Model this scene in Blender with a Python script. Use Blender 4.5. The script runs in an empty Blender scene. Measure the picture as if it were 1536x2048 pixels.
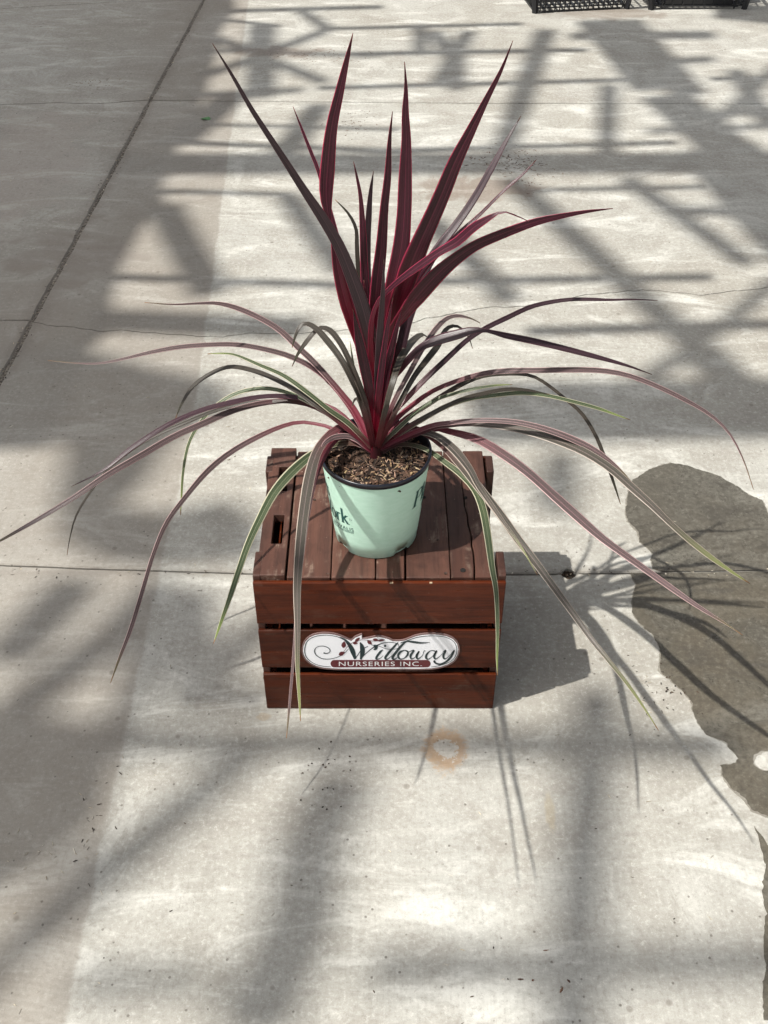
import bpy, bmesh, math, random
import numpy as np
from mathutils import Vector, noise as mnoise
random.seed(7)
D = bpy.data
SC = bpy.context.scene
COL = SC.collection

# ------------------------------------------------------------------ camera
F_PX, PITCH, YAW = 2171.49, 0.7313617, 0.00105
CAM = Vector((0.00623, -1.25509, 1.61659))
cd = D.cameras.new('camera'); cam = D.objects.new('camera', cd); COL.objects.link(cam)
cam.location = CAM
cam.rotation_euler = (math.pi/2 - PITCH, 0, -YAW)
cd.sensor_fit = 'VERTICAL'; cd.sensor_height = 36.0; cd.sensor_width = 27.0
cd.lens = F_PX/2048*36.0
cd.clip_start = 0.02; cd.clip_end = 400
SC.camera = cam
SC.render.resolution_x = 768; SC.render.resolution_y = 1024

# ------------------------------------------------------------------ light
SUN = Vector((-0.57, -0.225, 1.0)).normalized()          # towards the sun
elev = math.asin(SUN.z)
w = D.worlds.new('World'); SC.world = w; w.use_nodes = True
nt = w.node_tree; nt.nodes.clear()
sky = nt.nodes.new('ShaderNodeTexSky'); sky.sky_type = 'NISHITA'; sky.sun_disc = False
sky.sun_elevation = elev; sky.sun_rotation = math.atan2(SUN.x, SUN.y)
sky.dust_density = 4.0; sky.air_density = 1.0
hs = nt.nodes.new('ShaderNodeHueSaturation'); hs.inputs['Saturation'].default_value = 0.22
bg = nt.nodes.new('ShaderNodeBackground'); bg.inputs['Strength'].default_value = 0.095
wo = nt.nodes.new('ShaderNodeOutputWorld')
nt.links.new(sky.outputs[0], hs.inputs['Color']); nt.links.new(hs.outputs[0], bg.inputs[0]); nt.links.new(bg.outputs[0], wo.inputs[0])
sd = D.lights.new('sun', 'SUN'); sun = D.objects.new('sun', sd); COL.objects.link(sun)
sd.energy = 4.5; sd.angle = math.radians(0.6); sd.color = (1.0, 0.965, 0.90)
sun.rotation_euler = SUN.to_track_quat('Z', 'Y').to_euler(); sun.location = (-3, -2, 8)
SC.view_settings.view_transform = 'Standard'; SC.view_settings.look = 'None'
SC.view_settings.gamma = 1.0; SC.view_settings.exposure = 0.25
SC.cycles.use_adaptive_sampling = True; SC.cycles.adaptive_threshold = 0.03; SC.cycles.adaptive_min_samples = 16; SC.cycles.max_bounces = 6; SC.cycles.diffuse_bounces = 3
SC.view_settings.use_curve_mapping = False

# ------------------------------------------------------------------ helpers
cy_, sy_, cp_, sp_ = math.cos(YAW), math.sin(YAW), math.cos(PITCH), math.sin(PITCH)
FW = Vector((sy_*cp_, cy_*cp_, -sp_)); RT = Vector((cy_, -sy_, 0)); UP = RT.cross(FW)
def ray(px, py): return FW + RT*((px-768)/F_PX) - UP*((py-1024)/F_PX)
def at_z(px, py, z=0.0):
    d = ray(px, py); return CAM + d*((z-CAM.z)/d.z)
def at_y(px, py, y=0.0):
    d = ray(px, py); return CAM + d*((y-CAM.y)/d.y)
def lin(r, g, b):
    f = lambda c: (c/255/12.92 if c <= 10 else ((c/255+0.055)/1.055)**2.4)
    return (f(r), f(g), f(b), 1.0)

class MB:
    def __init__(s): s.v = []; s.f = []; s.uv = None; s.col = None; s.smooth = False; s.mi = []
    def add(s, vs, fs, mi=0):
        o = len(s.v); s.v += [tuple(v) for v in vs]; s.f += [tuple(i+o for i in f) for f in fs]; s.mi += [mi]*len(fs)
    def box(s, a, b, bev=0.0):
        (x0, y0, z0), (x1, y1, z1) = a, b
        if bev <= 0:
            s.add([(x0,y0,z0),(x1,y0,z0),(x1,y1,z0),(x0,y1,z0),(x0,y0,z1),(x1,y0,z1),(x1,y1,z1),(x0,y1,z1)],
                  [(0,3,2,1),(4,5,6,7),(0,1,5,4),(1,2,6,5),(2,3,7,6),(3,0,4,7)])
        else:
            bm = bmesh.new(); bmesh.ops.create_cube(bm, size=1)
            for v in bm.verts:
                v.co = Vector(((x0+x1)/2+v.co.x*(x1-x0), (y0+y1)/2+v.co.y*(y1-y0), (z0+z1)/2+v.co.z*(z1-z0)))
            bmesh.ops.bevel(bm, geom=list(bm.edges), offset=bev, segments=2, profile=0.5, affect='EDGES')
            bm.verts.ensure_lookup_table()
            s.add([v.co[:] for v in bm.verts], [[v.index for v in f.verts] for f in bm.faces]); bm.free()
    def beam(s, p, q, wd, ht, up=Vector((0,0,1))):
        p, q = Vector(p), Vector(q); t = (q-p).normalized(); sd = t.cross(up).normalized()*wd/2; u = sd.cross(t).normalized()*ht/2
        s.add([p-sd-u,p+sd-u,p+sd+u,p-sd+u,q-sd-u,q+sd-u,q+sd+u,q-sd+u],
              [(0,1,2,3),(7,6,5,4),(0,4,5,1),(1,5,6,2),(2,6,7,3),(3,7,4,0)])
    def tube(s, p, q, r, n=10):
        p, q = Vector(p), Vector(q); t = (q-p).normalized(); a = t.orthogonal().normalized(); b = t.cross(a)
        vs = []
        for c in (p, q):
            for i in range(n):
                th = 2*math.pi*i/n; vs.append(c+a*math.cos(th)*r+b*math.sin(th)*r)
        s.add(vs, [(i,(i+1)%n,n+(i+1)%n,n+i) for i in range(n)]+[tuple(range(n-1,-1,-1)), tuple(range(n,2*n))])
    def lathe(s, prof, c, n=96, zfun=None):
        vs = []
        for k,(r,z) in enumerate(prof):
            for i in range(n):
                th = 2*math.pi*i/n
                zz = zfun(k, th, z) if zfun else z
                vs.append((c[0]+r*math.sin(th), c[1]-r*math.cos(th), c[2]+zz))
        fs = [(k*n+i, k*n+(i+1)%n, (k+1)*n+(i+1)%n, (k+1)*n+i) for k in range(len(prof)-1) for i in range(n)]
        s.add(vs, fs)
    def build(s, name, mat, parent=None, smooth=False, uv=None, cols=None):
        me = D.meshes.new(name); me.from_pydata(s.v, [], s.f); me.update()
        if isinstance(mat, (list, tuple)):
            for m in mat: me.materials.append(m)
            me.polygons.foreach_set('material_index', s.mi)
        else: me.materials.append(mat)
        if smooth: me.polygons.foreach_set('use_smooth', [True]*len(me.polygons))
        if uv is not None:
            l = me.uv_layers.new(name='UVMap')
            for lp in me.loops: l.data[lp.index].uv = uv[lp.vertex_index]
        if cols is not None:
            ca = me.color_attributes.new('tint', 'FLOAT_COLOR', 'POINT')
            ca.data.foreach_set('color', np.array(cols, dtype=np.float32).ravel())
        o = D.objects.new(name, me); COL.objects.link(o)
        if parent: o.parent = parent
        return o
def tag(o, label=None, cat=None, group=None, kind=None):
    if label: o['label'] = label
    if cat: o['category'] = cat
    if group: o['group'] = group
    if kind: o['kind'] = kind
    return o
def empty(name, loc=(0,0,0)):
    o = D.objects.new(name, None); COL.objects.link(o); o.location = loc; o.empty_display_size = 0.05; return o
def part(mb, name, mat, parent, **k):
    """mesh given in world coordinates; the chain of parents shares the root's origin"""
    og = ORIG.get(parent.name, (0,0,0))
    mb.v = [(v[0]-og[0], v[1]-og[1], v[2]-og[2]) for v in mb.v]
    o = mb.build(name, mat, parent, **k); ORIG[o.name] = og; return o
ORIG = {}
def thing(name, loc):
    o = empty(name, loc); ORIG[o.name] = tuple(loc); return o

# ------------------------------------------------------------------ shader helpers
class NT:
    def __init__(s, name):
        s.m = D.materials.new(name); s.m.use_nodes = True; s.t = s.m.node_tree; s.t.nodes.clear()
        s.out = s.n('ShaderNodeOutputMaterial'); s.bsdf = s.n('ShaderNodeBsdfPrincipled'); s.l(s.bsdf.outputs[0], s.out.inputs[0])
    def n(s, t, **k):
        x = s.t.nodes.new(t)
        for a, b in k.items(): setattr(x, a, b)
        return x
    def l(s, a, b): s.t.links.new(a, b)
    def inp(s, sock, v):
        if hasattr(v, 'is_linked') or isinstance(v, bpy.types.NodeSocket): s.l(v, sock)
        else: sock.default_value = v
    def math(s, op, a, b=0.0, c=0.0, clamp=False):
        x = s.n('ShaderNodeMath', operation=op, use_clamp=clamp)
        s.inp(x.inputs[0], a); s.inp(x.inputs[1], b); s.inp(x.inputs[2], c); return x.outputs[0]
    def mix(s, f, a, b, mode='MIX'):
        x = s.n('ShaderNodeMix', data_type='RGBA', blend_type=mode)
        s.inp(x.inputs[0], f); s.inp(x.inputs[6], a); s.inp(x.inputs[7], b); return x.outputs[2]
    def ss(s, v, a, b, lo=0.0, hi=1.0):
        x = s.n('ShaderNodeMapRange', interpolation_type='SMOOTHSTEP')
        s.inp(x.inputs[0], v); x.inputs[1].default_value = a; x.inputs[2].default_value = b
        x.inputs[3].default_value = lo; x.inputs[4].default_value = hi; return x.outputs[0]
    def noise(s, vec, scale, detail=4.0, rough=0.55, dist=0.0):
        x = s.n('ShaderNodeTexNoise'); s.l(vec, x.inputs['Vector']); x.inputs['Scale'].default_value = scale
        x.inputs['Detail'].default_value = detail; x.inputs['Roughness'].default_value = rough; x.inputs['Distortion'].default_value = dist
        return x.outputs[0]
    def vor(s, vec, scale, feat='F1'):
        x = s.n('ShaderNodeTexVoronoi', feature=feat); s.l(vec, x.inputs['Vector']); x.inputs['Scale'].default_value = scale; return x
    def map(s, vec, scale=(1,1,1), loc=(0,0,0), rot=(0,0,0)):
        x = s.n('ShaderNodeMapping'); s.l(vec, x.inputs[0]); x.inputs['Scale'].default_value = scale
        if isinstance(loc, bpy.types.NodeSocket): s.l(loc, x.inputs['Location'])
        else: x.inputs['Location'].default_value = loc
        x.inputs['Rotation'].default_value = rot
        return x.outputs[0]
    def bump(s, h, strength, dist=0.001):
        x = s.n('ShaderNodeBump'); s.l(h, x.inputs['Height']); x.inputs['Strength'].default_value = strength; x.inputs['Distance'].default_value = dist
        s.l(x.outputs[0], s.bsdf.inputs['Normal']); return x
    def set(s, **k):
        for a, b in k.items(): s.inp(s.bsdf.inputs[a.replace('_', ' ')], b)
        return s.m
def plain(name, col, rough=0.5, spec=0.5, **k):
    t = NT(name); t.bsdf.inputs['Base Color'].default_value = col; t.bsdf.inputs['Roughness'].default_value = rough
    t.bsdf.inputs['Specular IOR Level'].default_value = spec
    for a, b in k.items(): t.bsdf.inputs[a.replace('_', ' ')].default_value = b
    return t.m

# ------------------------------------------------------------------ concrete
def concrete(name, wet=False, damp=False):
    t = NT(name)
    tc = t.n('ShaderNodeTexCoord').outputs['Object']
    sep = t.n('ShaderNodeSeparateXYZ'); t.l(tc, sep.inputs[0]); X, Y = sep.outputs[0], sep.outputs[1]
    big = t.noise(tc, 1.1, 3, 0.6, 0.4)
    med = t.noise(tc, 9.0, 5, 0.65, 0.6)
    fin = t.noise(tc, 90.0, 5, 0.85)
    brush = t.noise(t.map(tc, (170, 8, 1)), 1.0, 2, 0.6, 0.5)
    smear = t.noise(t.map(tc, (2.4, 8, 1), rot=(0,0,0.1)), 1.0, 5, 0.68, 1.2)
    c = t.mix(t.ss(big, 0.3, 0.7), (0.345,0.329,0.288,1), (0.425,0.419,0.384,1))
    c = t.mix(t.math('MULTIPLY', t.ss(med, 0.44, 0.66), 0.42), c, (0.275,0.258,0.225,1))
    c = t.mix(t.math('MULTIPLY', t.ss(smear, 0.50, 0.68), 0.60), c, (0.68,0.675,0.625,1))
    c = t.mix(t.math('MULTIPLY', t.ss(smear, 0.47, 0.30), 0.42), c, (0.27,0.248,0.22,1))
    c = t.mix(t.math('MULTIPLY', t.ss(brush, 0.40, 0.68), 0.13), c, (0.27,0.25,0.22,1))
    stn = t.noise(t.map(tc, (1,1,1), loc=(5.3,2.2,0)), 3.2, 6, 0.7, 1.4)
    c = t.mix(t.math('MULTIPLY', t.ss(stn, 0.52, 0.60), 0.26), c, (0.25,0.225,0.19,1))
    c = t.mix(t.math('MULTIPLY', t.ss(stn, 0.42, 0.34), 0.30), c, (0.62,0.615,0.57,1))
    c = t.mix(t.math('MULTIPLY', t.ss(fin, 0.50, 0.66), 0.46), c, (0.22,0.20,0.175,1))
    c = t.mix(t.math('MULTIPLY', t.ss(fin, 0.48, 0.34), 0.36), c, (0.72,0.71,0.66,1))
    # left strip of the bay with a browner, rougher finish
    wob = t.math('MULTIPLY', t.math('SUBTRACT', med, 0.5), 0.03)
    line = t.math('ADD', t.math('ADD', X, 0.462), wob)
    line = t.math('ADD', line, t.math('MULTIPLY', t.math('MAXIMUM', t.math('SUBTRACT', Y, 0.9), 0.0), 0.05))
    strip = t.math('MULTIPLY', t.ss(line, 0.006, -0.006), t.ss(line, -0.62, -0.3, 0.45, 1.0))
    c = t.mix(t.math('MULTIPLY', strip, 0.54), c, (0.215,0.185,0.155,1))
    arcs = t.n('ShaderNodeTexWave', wave_type='RINGS', rings_direction='Z')
    t.l(t.map(tc, (1,1,1), loc=(0.60, 1.02, 0)), arcs.inputs[0]); arcs.inputs['Scale'].default_value = 30; arcs.inputs['Distortion'].default_value = 2.5
    arcs.inputs['Detail'].default_value = 2; arcs.inputs['Detail Scale'].default_value = 8
    am = t.math('MULTIPLY', t.math('MULTIPLY', strip, t.ss(Y, -0.18, -0.34)), 0.05)
    c = t.mix(t.math('MULTIPLY', am, t.ss(arcs.outputs[1], 0.45, 0.8)), c, (0.60,0.57,0.50,1))
    # lichen-like darker freckles and pits
    v = t.vor(tc, 95); rnd = t.n('ShaderNodeSeparateColor'); t.l(v.outputs['Color'], rnd.inputs[0])
    pit = t.math('MULTIPLY', t.ss(v.outputs['Distance'], 0.26, 0.12), t.math('GREATER_THAN', rnd.outputs[0], 0.93))
    c = t.mix(t.math('MULTIPLY', pit, 0.6), c, (0.09,0.075,0.06,1))
    v2 = t.vor(t.map(tc, (1,1,1), loc=(3.1,1.7,0)), 34); r2 = t.n('ShaderNodeSeparateColor'); t.l(v2.outputs['Color'], r2.inputs[0])
    pit2 = t.math('MULTIPLY', t.ss(t.math('ADD', v2.outputs['Distance'], t.math('MULTIPLY', fin, 0.25)), 0.36, 0.24), t.math('GREATER_THAN', r2.outputs[0], 0.955))
    c = t.mix(t.math('MULTIPLY', pit2, 0.45), c, (0.12,0.095,0.075,1))
    # stains with a place of their own: rust mark, oil marks, dried drips
    sn = t.math('SUBTRACT', med, 0.5)
    def spot(x, y, rx, ry, amt, col, n=0.6, inner=None):
        dx = t.math('DIVIDE', t.math('SUBTRACT', X, x), rx); dy = t.math('DIVIDE', t.math('SUBTRACT', Y, y), ry)
        d = t.math('SQRT', t.math('ADD', t.math('MULTIPLY', dx, dx), t.math('MULTIPLY', dy, dy)))
        d = t.math('ADD', d, t.math('ADD', t.math('MULTIPLY', sn, n*2.0), t.math('MULTIPLY', t.math('SUBTRACT', fin, 0.5), 1.6)))
        m = t.ss(d, 1.0, 0.55)
        if inner: m = t.math('MULTIPLY', m, t.ss(d, inner*0.6, inner, 0.15, 1.0))
        return t.mix(t.math('MULTIPLY', m, amt), c, col)
    if not wet:
        c = spot(0.118, -0.090, 0.050, 0.052, 0.62, (0.36,0.205,0.085,1), 1.1, 0.30)
        c = spot(-0.215, -0.018, 0.016, 0.011, 0.4, (0.30,0.215,0.12,1), 0.3)
        c = spot(0.29, -0.22, 0.012, 0.05, 0.3, (0.34,0.26,0.13,1), 0.5)
        c = spot(0.30, 2.16, 0.22, 0.10, 0.55, (0.17,0.115,0.085,1), 1.5)
        c = spot(-0.42, 3.45, 0.18, 0.08, 0.5, (0.18,0.13,0.10,1), 1.6)
        c = spot(-1.25, 2.35, 0.25, 0.6, 0.35, (0.33,0.28,0.245,1), 0.9)
        c = spot(-0.92, 1.72, 0.22, 0.18, 0.5, (0.22,0.19,0.165,1), 1.6)
        c = spot(-1.0, 1.35, 0.18, 0.30, 0.45, (0.24,0.21,0.18,1), 1.5)
        c = spot(1.05, 3.95, 0.35, 0.10, 0.6, (0.19,0.15,0.12,1), 0.9)
    # grime gathered along the joints of the slabs
    def along(expr, wdt, amt):
        m = t.ss(t.math('ADD', t.math('ABSOLUTE', expr), t.math('MULTIPLY', t.math('SUBTRACT', med, 0.45), wdt*2.4)), wdt, 0.0)
        return t.mix(t.math('MULTIPLY', m, amt), c, (0.20,0.175,0.15,1))
    c = along(t.math('ADD', X, t.math('SUBTRACT', 1.03, t.math('MULTIPLY', Y, 0.0475))), 0.05, 0.55)
    c = along(t.math('SUBTRACT', Y, 0.357), 0.022, 0.4)
    rough = t.ss(fin, 0.2, 0.8, 0.72, 0.92)
    if damp: c = t.mix(1.0, c, (0.62,0.60,0.57,1), 'MULTIPLY')
    if wet:
        c = t.mix(1.0, c, (0.27,0.258,0.235,1), 'MULTIPLY')
        ol = t.math('MULTIPLY', t.ss(med, 0.36, 0.62), t.ss(Y, 0.55, 0.2, 0.25, 1.0))
        c = t.mix(t.math('MULTIPLY', ol, 0.36), c, (0.115,0.092,0.058,1))
        c = t.mix(t.math('MULTIPLY', t.ss(smear, 0.46, 0.36), 0.45), c, (0.055,0.050,0.042,1))
        c = t.mix(t.math('MULTIPLY', t.ss(fin, 0.48, 0.62), 0.36), c, (0.050,0.044,0.035,1))
        c = t.mix(t.math('MULTIPLY', t.ss(fin, 0.46, 0.36), 0.22), c, (0.22,0.205,0.17,1))
        rough = t.ss(med, 0.35, 0.65, 0.18, 0.55)
    h = t.math('ADD', t.math('MULTIPLY', fin, 1.0), t.math('MULTIPLY', brush, 0.45))
    h = t.math('SUBTRACT', h, t.math('MULTIPLY', pit, 1.2))
    t.bump(h, 0.18 if wet else 0.5, 0.0011)
    return t.set(Base_Color=c, Roughness=rough, Specular_IOR_Level=0.5 if wet else 0.3)
M_CONC = concrete('concrete'); M_WET = concrete('wet_concrete', True); M_DAMP = concrete('damp_concrete', False, True)
def dirt_mat():
    t = NT('joint_dirt'); tc = t.n('ShaderNodeTexCoord').outputs['Object']
    n = t.noise(tc, 120, 5, 0.7)
    c = t.mix(t.ss(n, 0.35, 0.7), (0.03,0.025,0.02,1), (0.17,0.145,0.115,1)); t.bump(n, 0.8, 0.003)
    return t.set(Base_Color=c, Roughness=0.95)
M_DIRT = dirt_mat()

# ------------------------------------------------------------------ floor: slabs with real joints
m = MB(); m.add([(-40,-40,-0.011),(40,-40,-0.011),(40,40,-0.011),(-40,40,-0.011)], [(0,1,2,3)])
ground = tag(m.build('ground', M_DIRT), kind='structure')
def jitter(pts, seg, amp, seed=0, fr=9.0):
    out = []
    for a, b in zip(pts[:-1], pts[1:]):
        a, b = Vector((*a[:2],0)), Vector((*b[:2],0)); n = max(1, int((b-a).length/seg))
        for i in range(n):
            p = a.lerp(b, i/n); q = mnoise.noise_vector(Vector((p.x*fr+seed, p.y*fr, seed*1.7)))*amp + mnoise.noise_vector(Vector((p.x*fr*4+seed, p.y*fr*4, seed)))*amp*0.5
            out.append((p.x+q.x, p.y+q.y))
    out.append(tuple(pts[-1][:2])); return out
def shift(pts, dy): return [(x, y+dy) for x, y in pts]
def xv(y): return -1.03 + 0.0475*y
GX, GY, GC, GB = 0.0050, 0.0022, 0.0016, 0.0046
RX = 2.05
jA = jitter([(-15.0,0.42),(-4.0,0.41),(-1.012,0.388),(-0.804,0.38),(-0.5,0.365),(-0.2,0.352),(0.387,0.353),(0.815,0.36),(RX,0.37),(4.5,0.38),(15,0.4)], 0.02, 0.0016, 3)
jB = jitter([(-15.0,2.86),(-4.0,2.86),(-1.463,2.897),(-1.15,2.92),(-0.893,2.931),(0.3,2.90),(1.485,2.892),(2.05,2.89),(4.5,2.88),(15,2.88)], 0.04, 0.003, 5)
jBl = jitter([(-15.0,2.86),(-4.0,2.86),(-1.463,2.885),(-1.25,2.905),(-1.1,2.893),(-0.893,2.931)], 0.02, 0.006, 8)
crk = [at_z(x, y) for x, y in [(65,646),(100,650),(150,655),(198,664),(240,661),(277,664),(346,670),(400,673),(445,675),(495,666),(554,668),(640,665),(702,661),(760,655),(828,643),(890,630),(958,617),(1051,612),(1110,600),(1175,591),(1284,578),(1400,590),(1536,575)]]
crk = jitter([(p.x, p.y) for p in crk]+[(RX+0.2, crk[-1].y+0.03)], 0.012, 0.007, 2, 22.0)
HOLE, HR = (0.395, 0.3545), 0.0145
def notch(pts, up):
    o = []
    done = False
    for x, y in pts:
        if abs(x-HOLE[0]) < HR:
            if not done:
                done = True
                for i in range(13):
                    a = math.pi*(1-i/12); rr = HR*(1+0.08*math.sin(5*a))
                    o.append((HOLE[0]+rr*math.cos(a), HOLE[1]+(1 if up else -1)*rr*math.sin(a)*1.05))
        else: o.append((x, y))
    return o
def clipx(pts, x0, x1):
    """part of an x-monotone polyline between x0 and x1 (each a number or a function of y)"""
    f0 = x0 if callable(x0) else (lambda y: x0); f1 = x1 if callable(x1) else (lambda y: x1)
    ins = [p for p in pts if f0(p[1]) < p[0] < f1(p[1])]
    ya = min(pts, key=lambda p: abs(p[0]-f0(p[1])))[1]; yb = min(pts, key=lambda p: abs(p[0]-f1(p[1])))[1]
    return [(f0(ya), ya)] + ins + [(f1(yb), yb)]
def slab(lower, upper, bev_lo=0.003, bev_hi=0.003, bev_side=0.004):
    """lower and upper edges left to right; the sides close it"""
    def side(a, b, s):
        n = max(2, int(abs(b[1]-a[1])/0.03)); r = []
        for i in range(1, n):
            k = i/n; y = a[1]+(b[1]-a[1])*k; x = a[0]+(b[0]-a[0])*k
            r.append((x + mnoise.noise(Vector((s, y*14, 0)))*0.003 + mnoise.noise(Vector((s, y*60, 4)))*0.0016, y))
        return r
    rs = side(lower[-1], upper[-1], 3.3); ls = side(upper[0], lower[0], 7.7)
    poly = list(lower) + rs + list(reversed(upper)) + ls
    bv = [bev_lo]*len(lower)+[bev_side]*len(rs)+[bev_hi]*len(upper)+[bev_side]*len(ls)
    n = len(poly); inn = []
    for i in range(n):
        a, b, c = Vector(poly[i-1]), Vector(poly[i]), Vector(poly[(i+1)%n])
        d = (b-a).normalized()+(c-b).normalized()
        d = d.normalized() if d.length > 1e-6 else (c-b).normalized()
        inn.append(b + Vector((-d.y, d.x))*bv[i]*(0.75+0.5*random.random()))
    m = MB(); vs = [(x,y,-0.03) for x,y in poly]+[(p[0],p[1],-min(bv[i],0.004)) for i,p in enumerate(poly)]+[(p.x,p.y,0.0) for p in inn]
    fs = [(i,(i+1)%n,n+(i+1)%n,n+i) for i in range(n)]+[(n+i,n+(i+1)%n,2*n+(i+1)%n,2*n+i) for i in range(n)]+[tuple(range(2*n,3*n))]
    m.add(vs, fs)
    o = m.build('concrete_slab', M_CONC, ground)
    bm = bmesh.new(); bm.from_mesh(o.data); bmesh.ops.triangulate(bm, faces=[f for f in bm.faces if len(f.verts) > 4]); bm.to_mesh(o.data); bm.free()
    return o
Lx = lambda y: xv(y)+GX; Lm = lambda y: xv(y)-GX
flat = lambda x0, x1, y: [(x0, y), (x1, y)]
# middle bay
slab([(Lx(-9.0), -9.0), (RX-GX, -9.0)], notch(shift(clipx(jA, Lx, RX-GX), -GY), False))
slab(notch(shift(clipx(jA, Lx, RX-GX), GY), True), shift(clipx(crk, Lx, RX-GX), -GC), bev_hi=0.0006)
slab(shift(clipx(crk, Lx, RX-GX), GC), shift(clipx(jB, Lx, RX-GX), -GB), bev_lo=0.0006)
slab(shift(clipx(jB, Lx, RX-GX), GB), [(Lx(5.35), 5.35), (RX-GX, 5.35)])
slab([(Lx(5.36), 5.36), (RX-GX, 5.36)], [(Lx(24), 24), (RX-GX, 24)])
# left bay
slab([(-14.0, -9.0), (Lm(-9.0), -9.0)], shift(clipx(jA, -14.0, Lm), -GY))
slab(shift(clipx(jA, -14.0, Lm), GY), [(-14.0,1.325), (Lm(1.325),1.343)])
slab([(-14.0,1.331), (Lm(1.33),1.349)], shift(clipx(jBl, -14.0, Lm), -0.0034), bev_hi=0.001)
jL = jitter([(-15,4.0),(-3.5,4.0),(-1.8,4.015),(-1.2,4.13),(-0.84,4.145)], 0.05, 0.004, 6)
slab(shift(clipx(jBl, -14.0, Lm), 0.0034), shift(clipx(jL, -14.0, Lm), -0.003), bev_lo=0.001, bev_hi=0.001)
slab(shift(clipx(jL, -14.0, Lm), 0.003), [(-14.0, 24), (Lm(24), 24)], bev_lo=0.001)
# right bay
slab([(RX+GX,-9.0),(14.0,-9.0)], shift(clipx(jA, RX+GX, 14.0), -GY))
slab(shift(clipx(jA, RX+GX, 14.0), GY), shift(clipx(jB, RX+GX, 14.0), -GY))
slab(shift(clipx(jB, RX+GX, 14.0), GY), [(RX+GX, 24), (14.0, 24)])

m = MB(); ys_ = [-2.1+0.02*i for i in range(int(11.1/0.02)+1)]
for y in ys_:
    for k in range(5): m.v.append((xv(y)+(k-2)*0.0045, y, -0.0042+0.0022*mnoise.noise(Vector((k*3.1, y*55, 0)))+(0.0006 if k == 2 else 0)))
m.f = [(i*5+k, i*5+k+1, i*5+k+6, i*5+k+5) for i in range(len(ys_)-1) for k in range(4)]; m.mi = [0]*len(m.f)
def sand_mat():
    t = NT('joint_sand'); tc = t.n('ShaderNodeTexCoord').outputs['Object']; n = t.noise(tc, 160, 4, 0.75)
    c = t.mix(t.ss(n, 0.38, 0.62), (0.055,0.045,0.036,1), (0.27,0.24,0.20,1)); t.bump(n, 0.9, 0.003); return t.set(Base_Color=c, Roughness=0.95)
m.build('joint_sand', sand_mat(), ground)
# hole at the joint, filled with earth and a few stones
m = MB()
for i in range(26):
    a = random.random()*6.28; r = HR*0.9*math.sqrt(random.random()); s = random.uniform(0.0015, 0.0042)
    c = Vector((HOLE[0]+r*math.cos(a), HOLE[1]+r*math.sin(a), -0.010+random.random()*0.002))
    bm = bmesh.new(); bmesh.ops.create_icosphere(bm, subdivisions=1, radius=s)
    for v in bm.verts: v.co = c + Vector((v.co.x*random.uniform(.8,1.3), v.co.y*random.uniform(.8,1.2), v.co.z*0.7))
    bm.verts.ensure_lookup_table(); m.add([v.co[:] for v in bm.verts], [[v.index for v in f.verts] for f in bm.faces]); bm.free()
tag(m.build('hole_earth', plain('earth', (0.05,0.032,0.02,1), 0.95)), kind='stuff', label='dark earth and grit in the round hole on the floor joint')

# wet patch, two sheets parted by the joint
def sheet(pts, z, name, mat, amp=0.004, edge=()):
    """outline pts run round the free edge; edge is an exact run along the joint that closes it"""
    P = jitter([(p.x, p.y) for p in pts], 0.005, amp, 11, 30.0) + list(edge)
    P = [(x+0.0028*mnoise.noise(Vector((x*130+z*9e3,y*130,1))), y+0.0028*mnoise.noise(Vector((x*130,y*130+z*9e3,7)))) if i < len(P)-len(edge) else (x, y) for i, (x, y) in enumerate(P)]
    m = MB(); n = len(P); m.add([(x,y,z) for x,y in P]+[(x,y,0.0) for x,y in P], [tuple(range(n))]+[(i,n+i,n+(i+1)%n,(i+1)%n) for i in range(n)])
    o = m.build(name, mat)
    bm = bmesh.new(); bm.from_mesh(o.data); bmesh.ops.triangulate(bm, faces=[f for f in bm.faces if len(f.verts) > 4]); bmesh.ops.recalc_face_normals(bm, faces=bm.faces); bm.to_mesh(o.data); bm.free()
    return tag(o, kind='structure')
def grow(pts, d):
    out = []
    for i, p in enumerate(pts):
        a, b = pts[max(i-1,0)], pts[min(i+1,len(pts)-1)]; t = (b-a).normalized(); k = d*(0.1+1.6*abs(mnoise.noise(Vector((p.x*17,p.y*17,5)))))
        out.append(Vector((p.x-t.y*k, p.y+t.x*k, 0)))
    return out
up = [(1620,1100),(1600,1080),(1545,1060),(1536,1028),(1524,1000),(1500,990),(1476,974),(1440,954),(1412,944),(1376,932),(1340,926),(1300,940),(1266,960),(1260,972),(1254,1000),(1252,1020),(1256,1044),(1278,1064),(1278,1084),(1296,1096),(1304,1108),(1302,1120),(1306,1138)]
U_ = [at_z(*q) for q in up]
sheet(grow(U_, -0.005), 0.0006, 'damp_rim', M_DAMP, 0.004, [(x, y+0.0021) for x, y in jA if U_[-1].x < x < U_[0].x])
sheet(U_, 0.0012, 'wet_patch', M_WET, 0.003, [(x, y+0.0021) for x, y in jA if U_[-1].x < x < U_[0].x])
lo = [(1260,1149),(1270,1168),(1266,1196),(1264,1220),(1280,1248),(1304,1272),(1320,1292),(1324,1316),(1320,1340),(1340,1360),(1364,1380),(1384,1408),(1392,1444),(1412,1468),(1448,1484),(1476,1516),(1470,1526),(1444,1532),(1448,1556),(1468,1580),(1496,1600),(1504,1620),(1540,1634),(1600,1650),(1660,1600),(1545,1546),(1526,1542),(1508,1530),(1506,1512),(1522,1502),(1542,1500),(1660,1560),(1660,1400),(1640,1160)]
L_ = [at_z(*q) for q in lo]
sheet(grow(L_, -0.005), 0.0006, 'damp_rim', M_DAMP, 0.004, [(x, y-0.0021) for x, y in reversed(jA) if L_[0].x < x < L_[-1].x])
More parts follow.
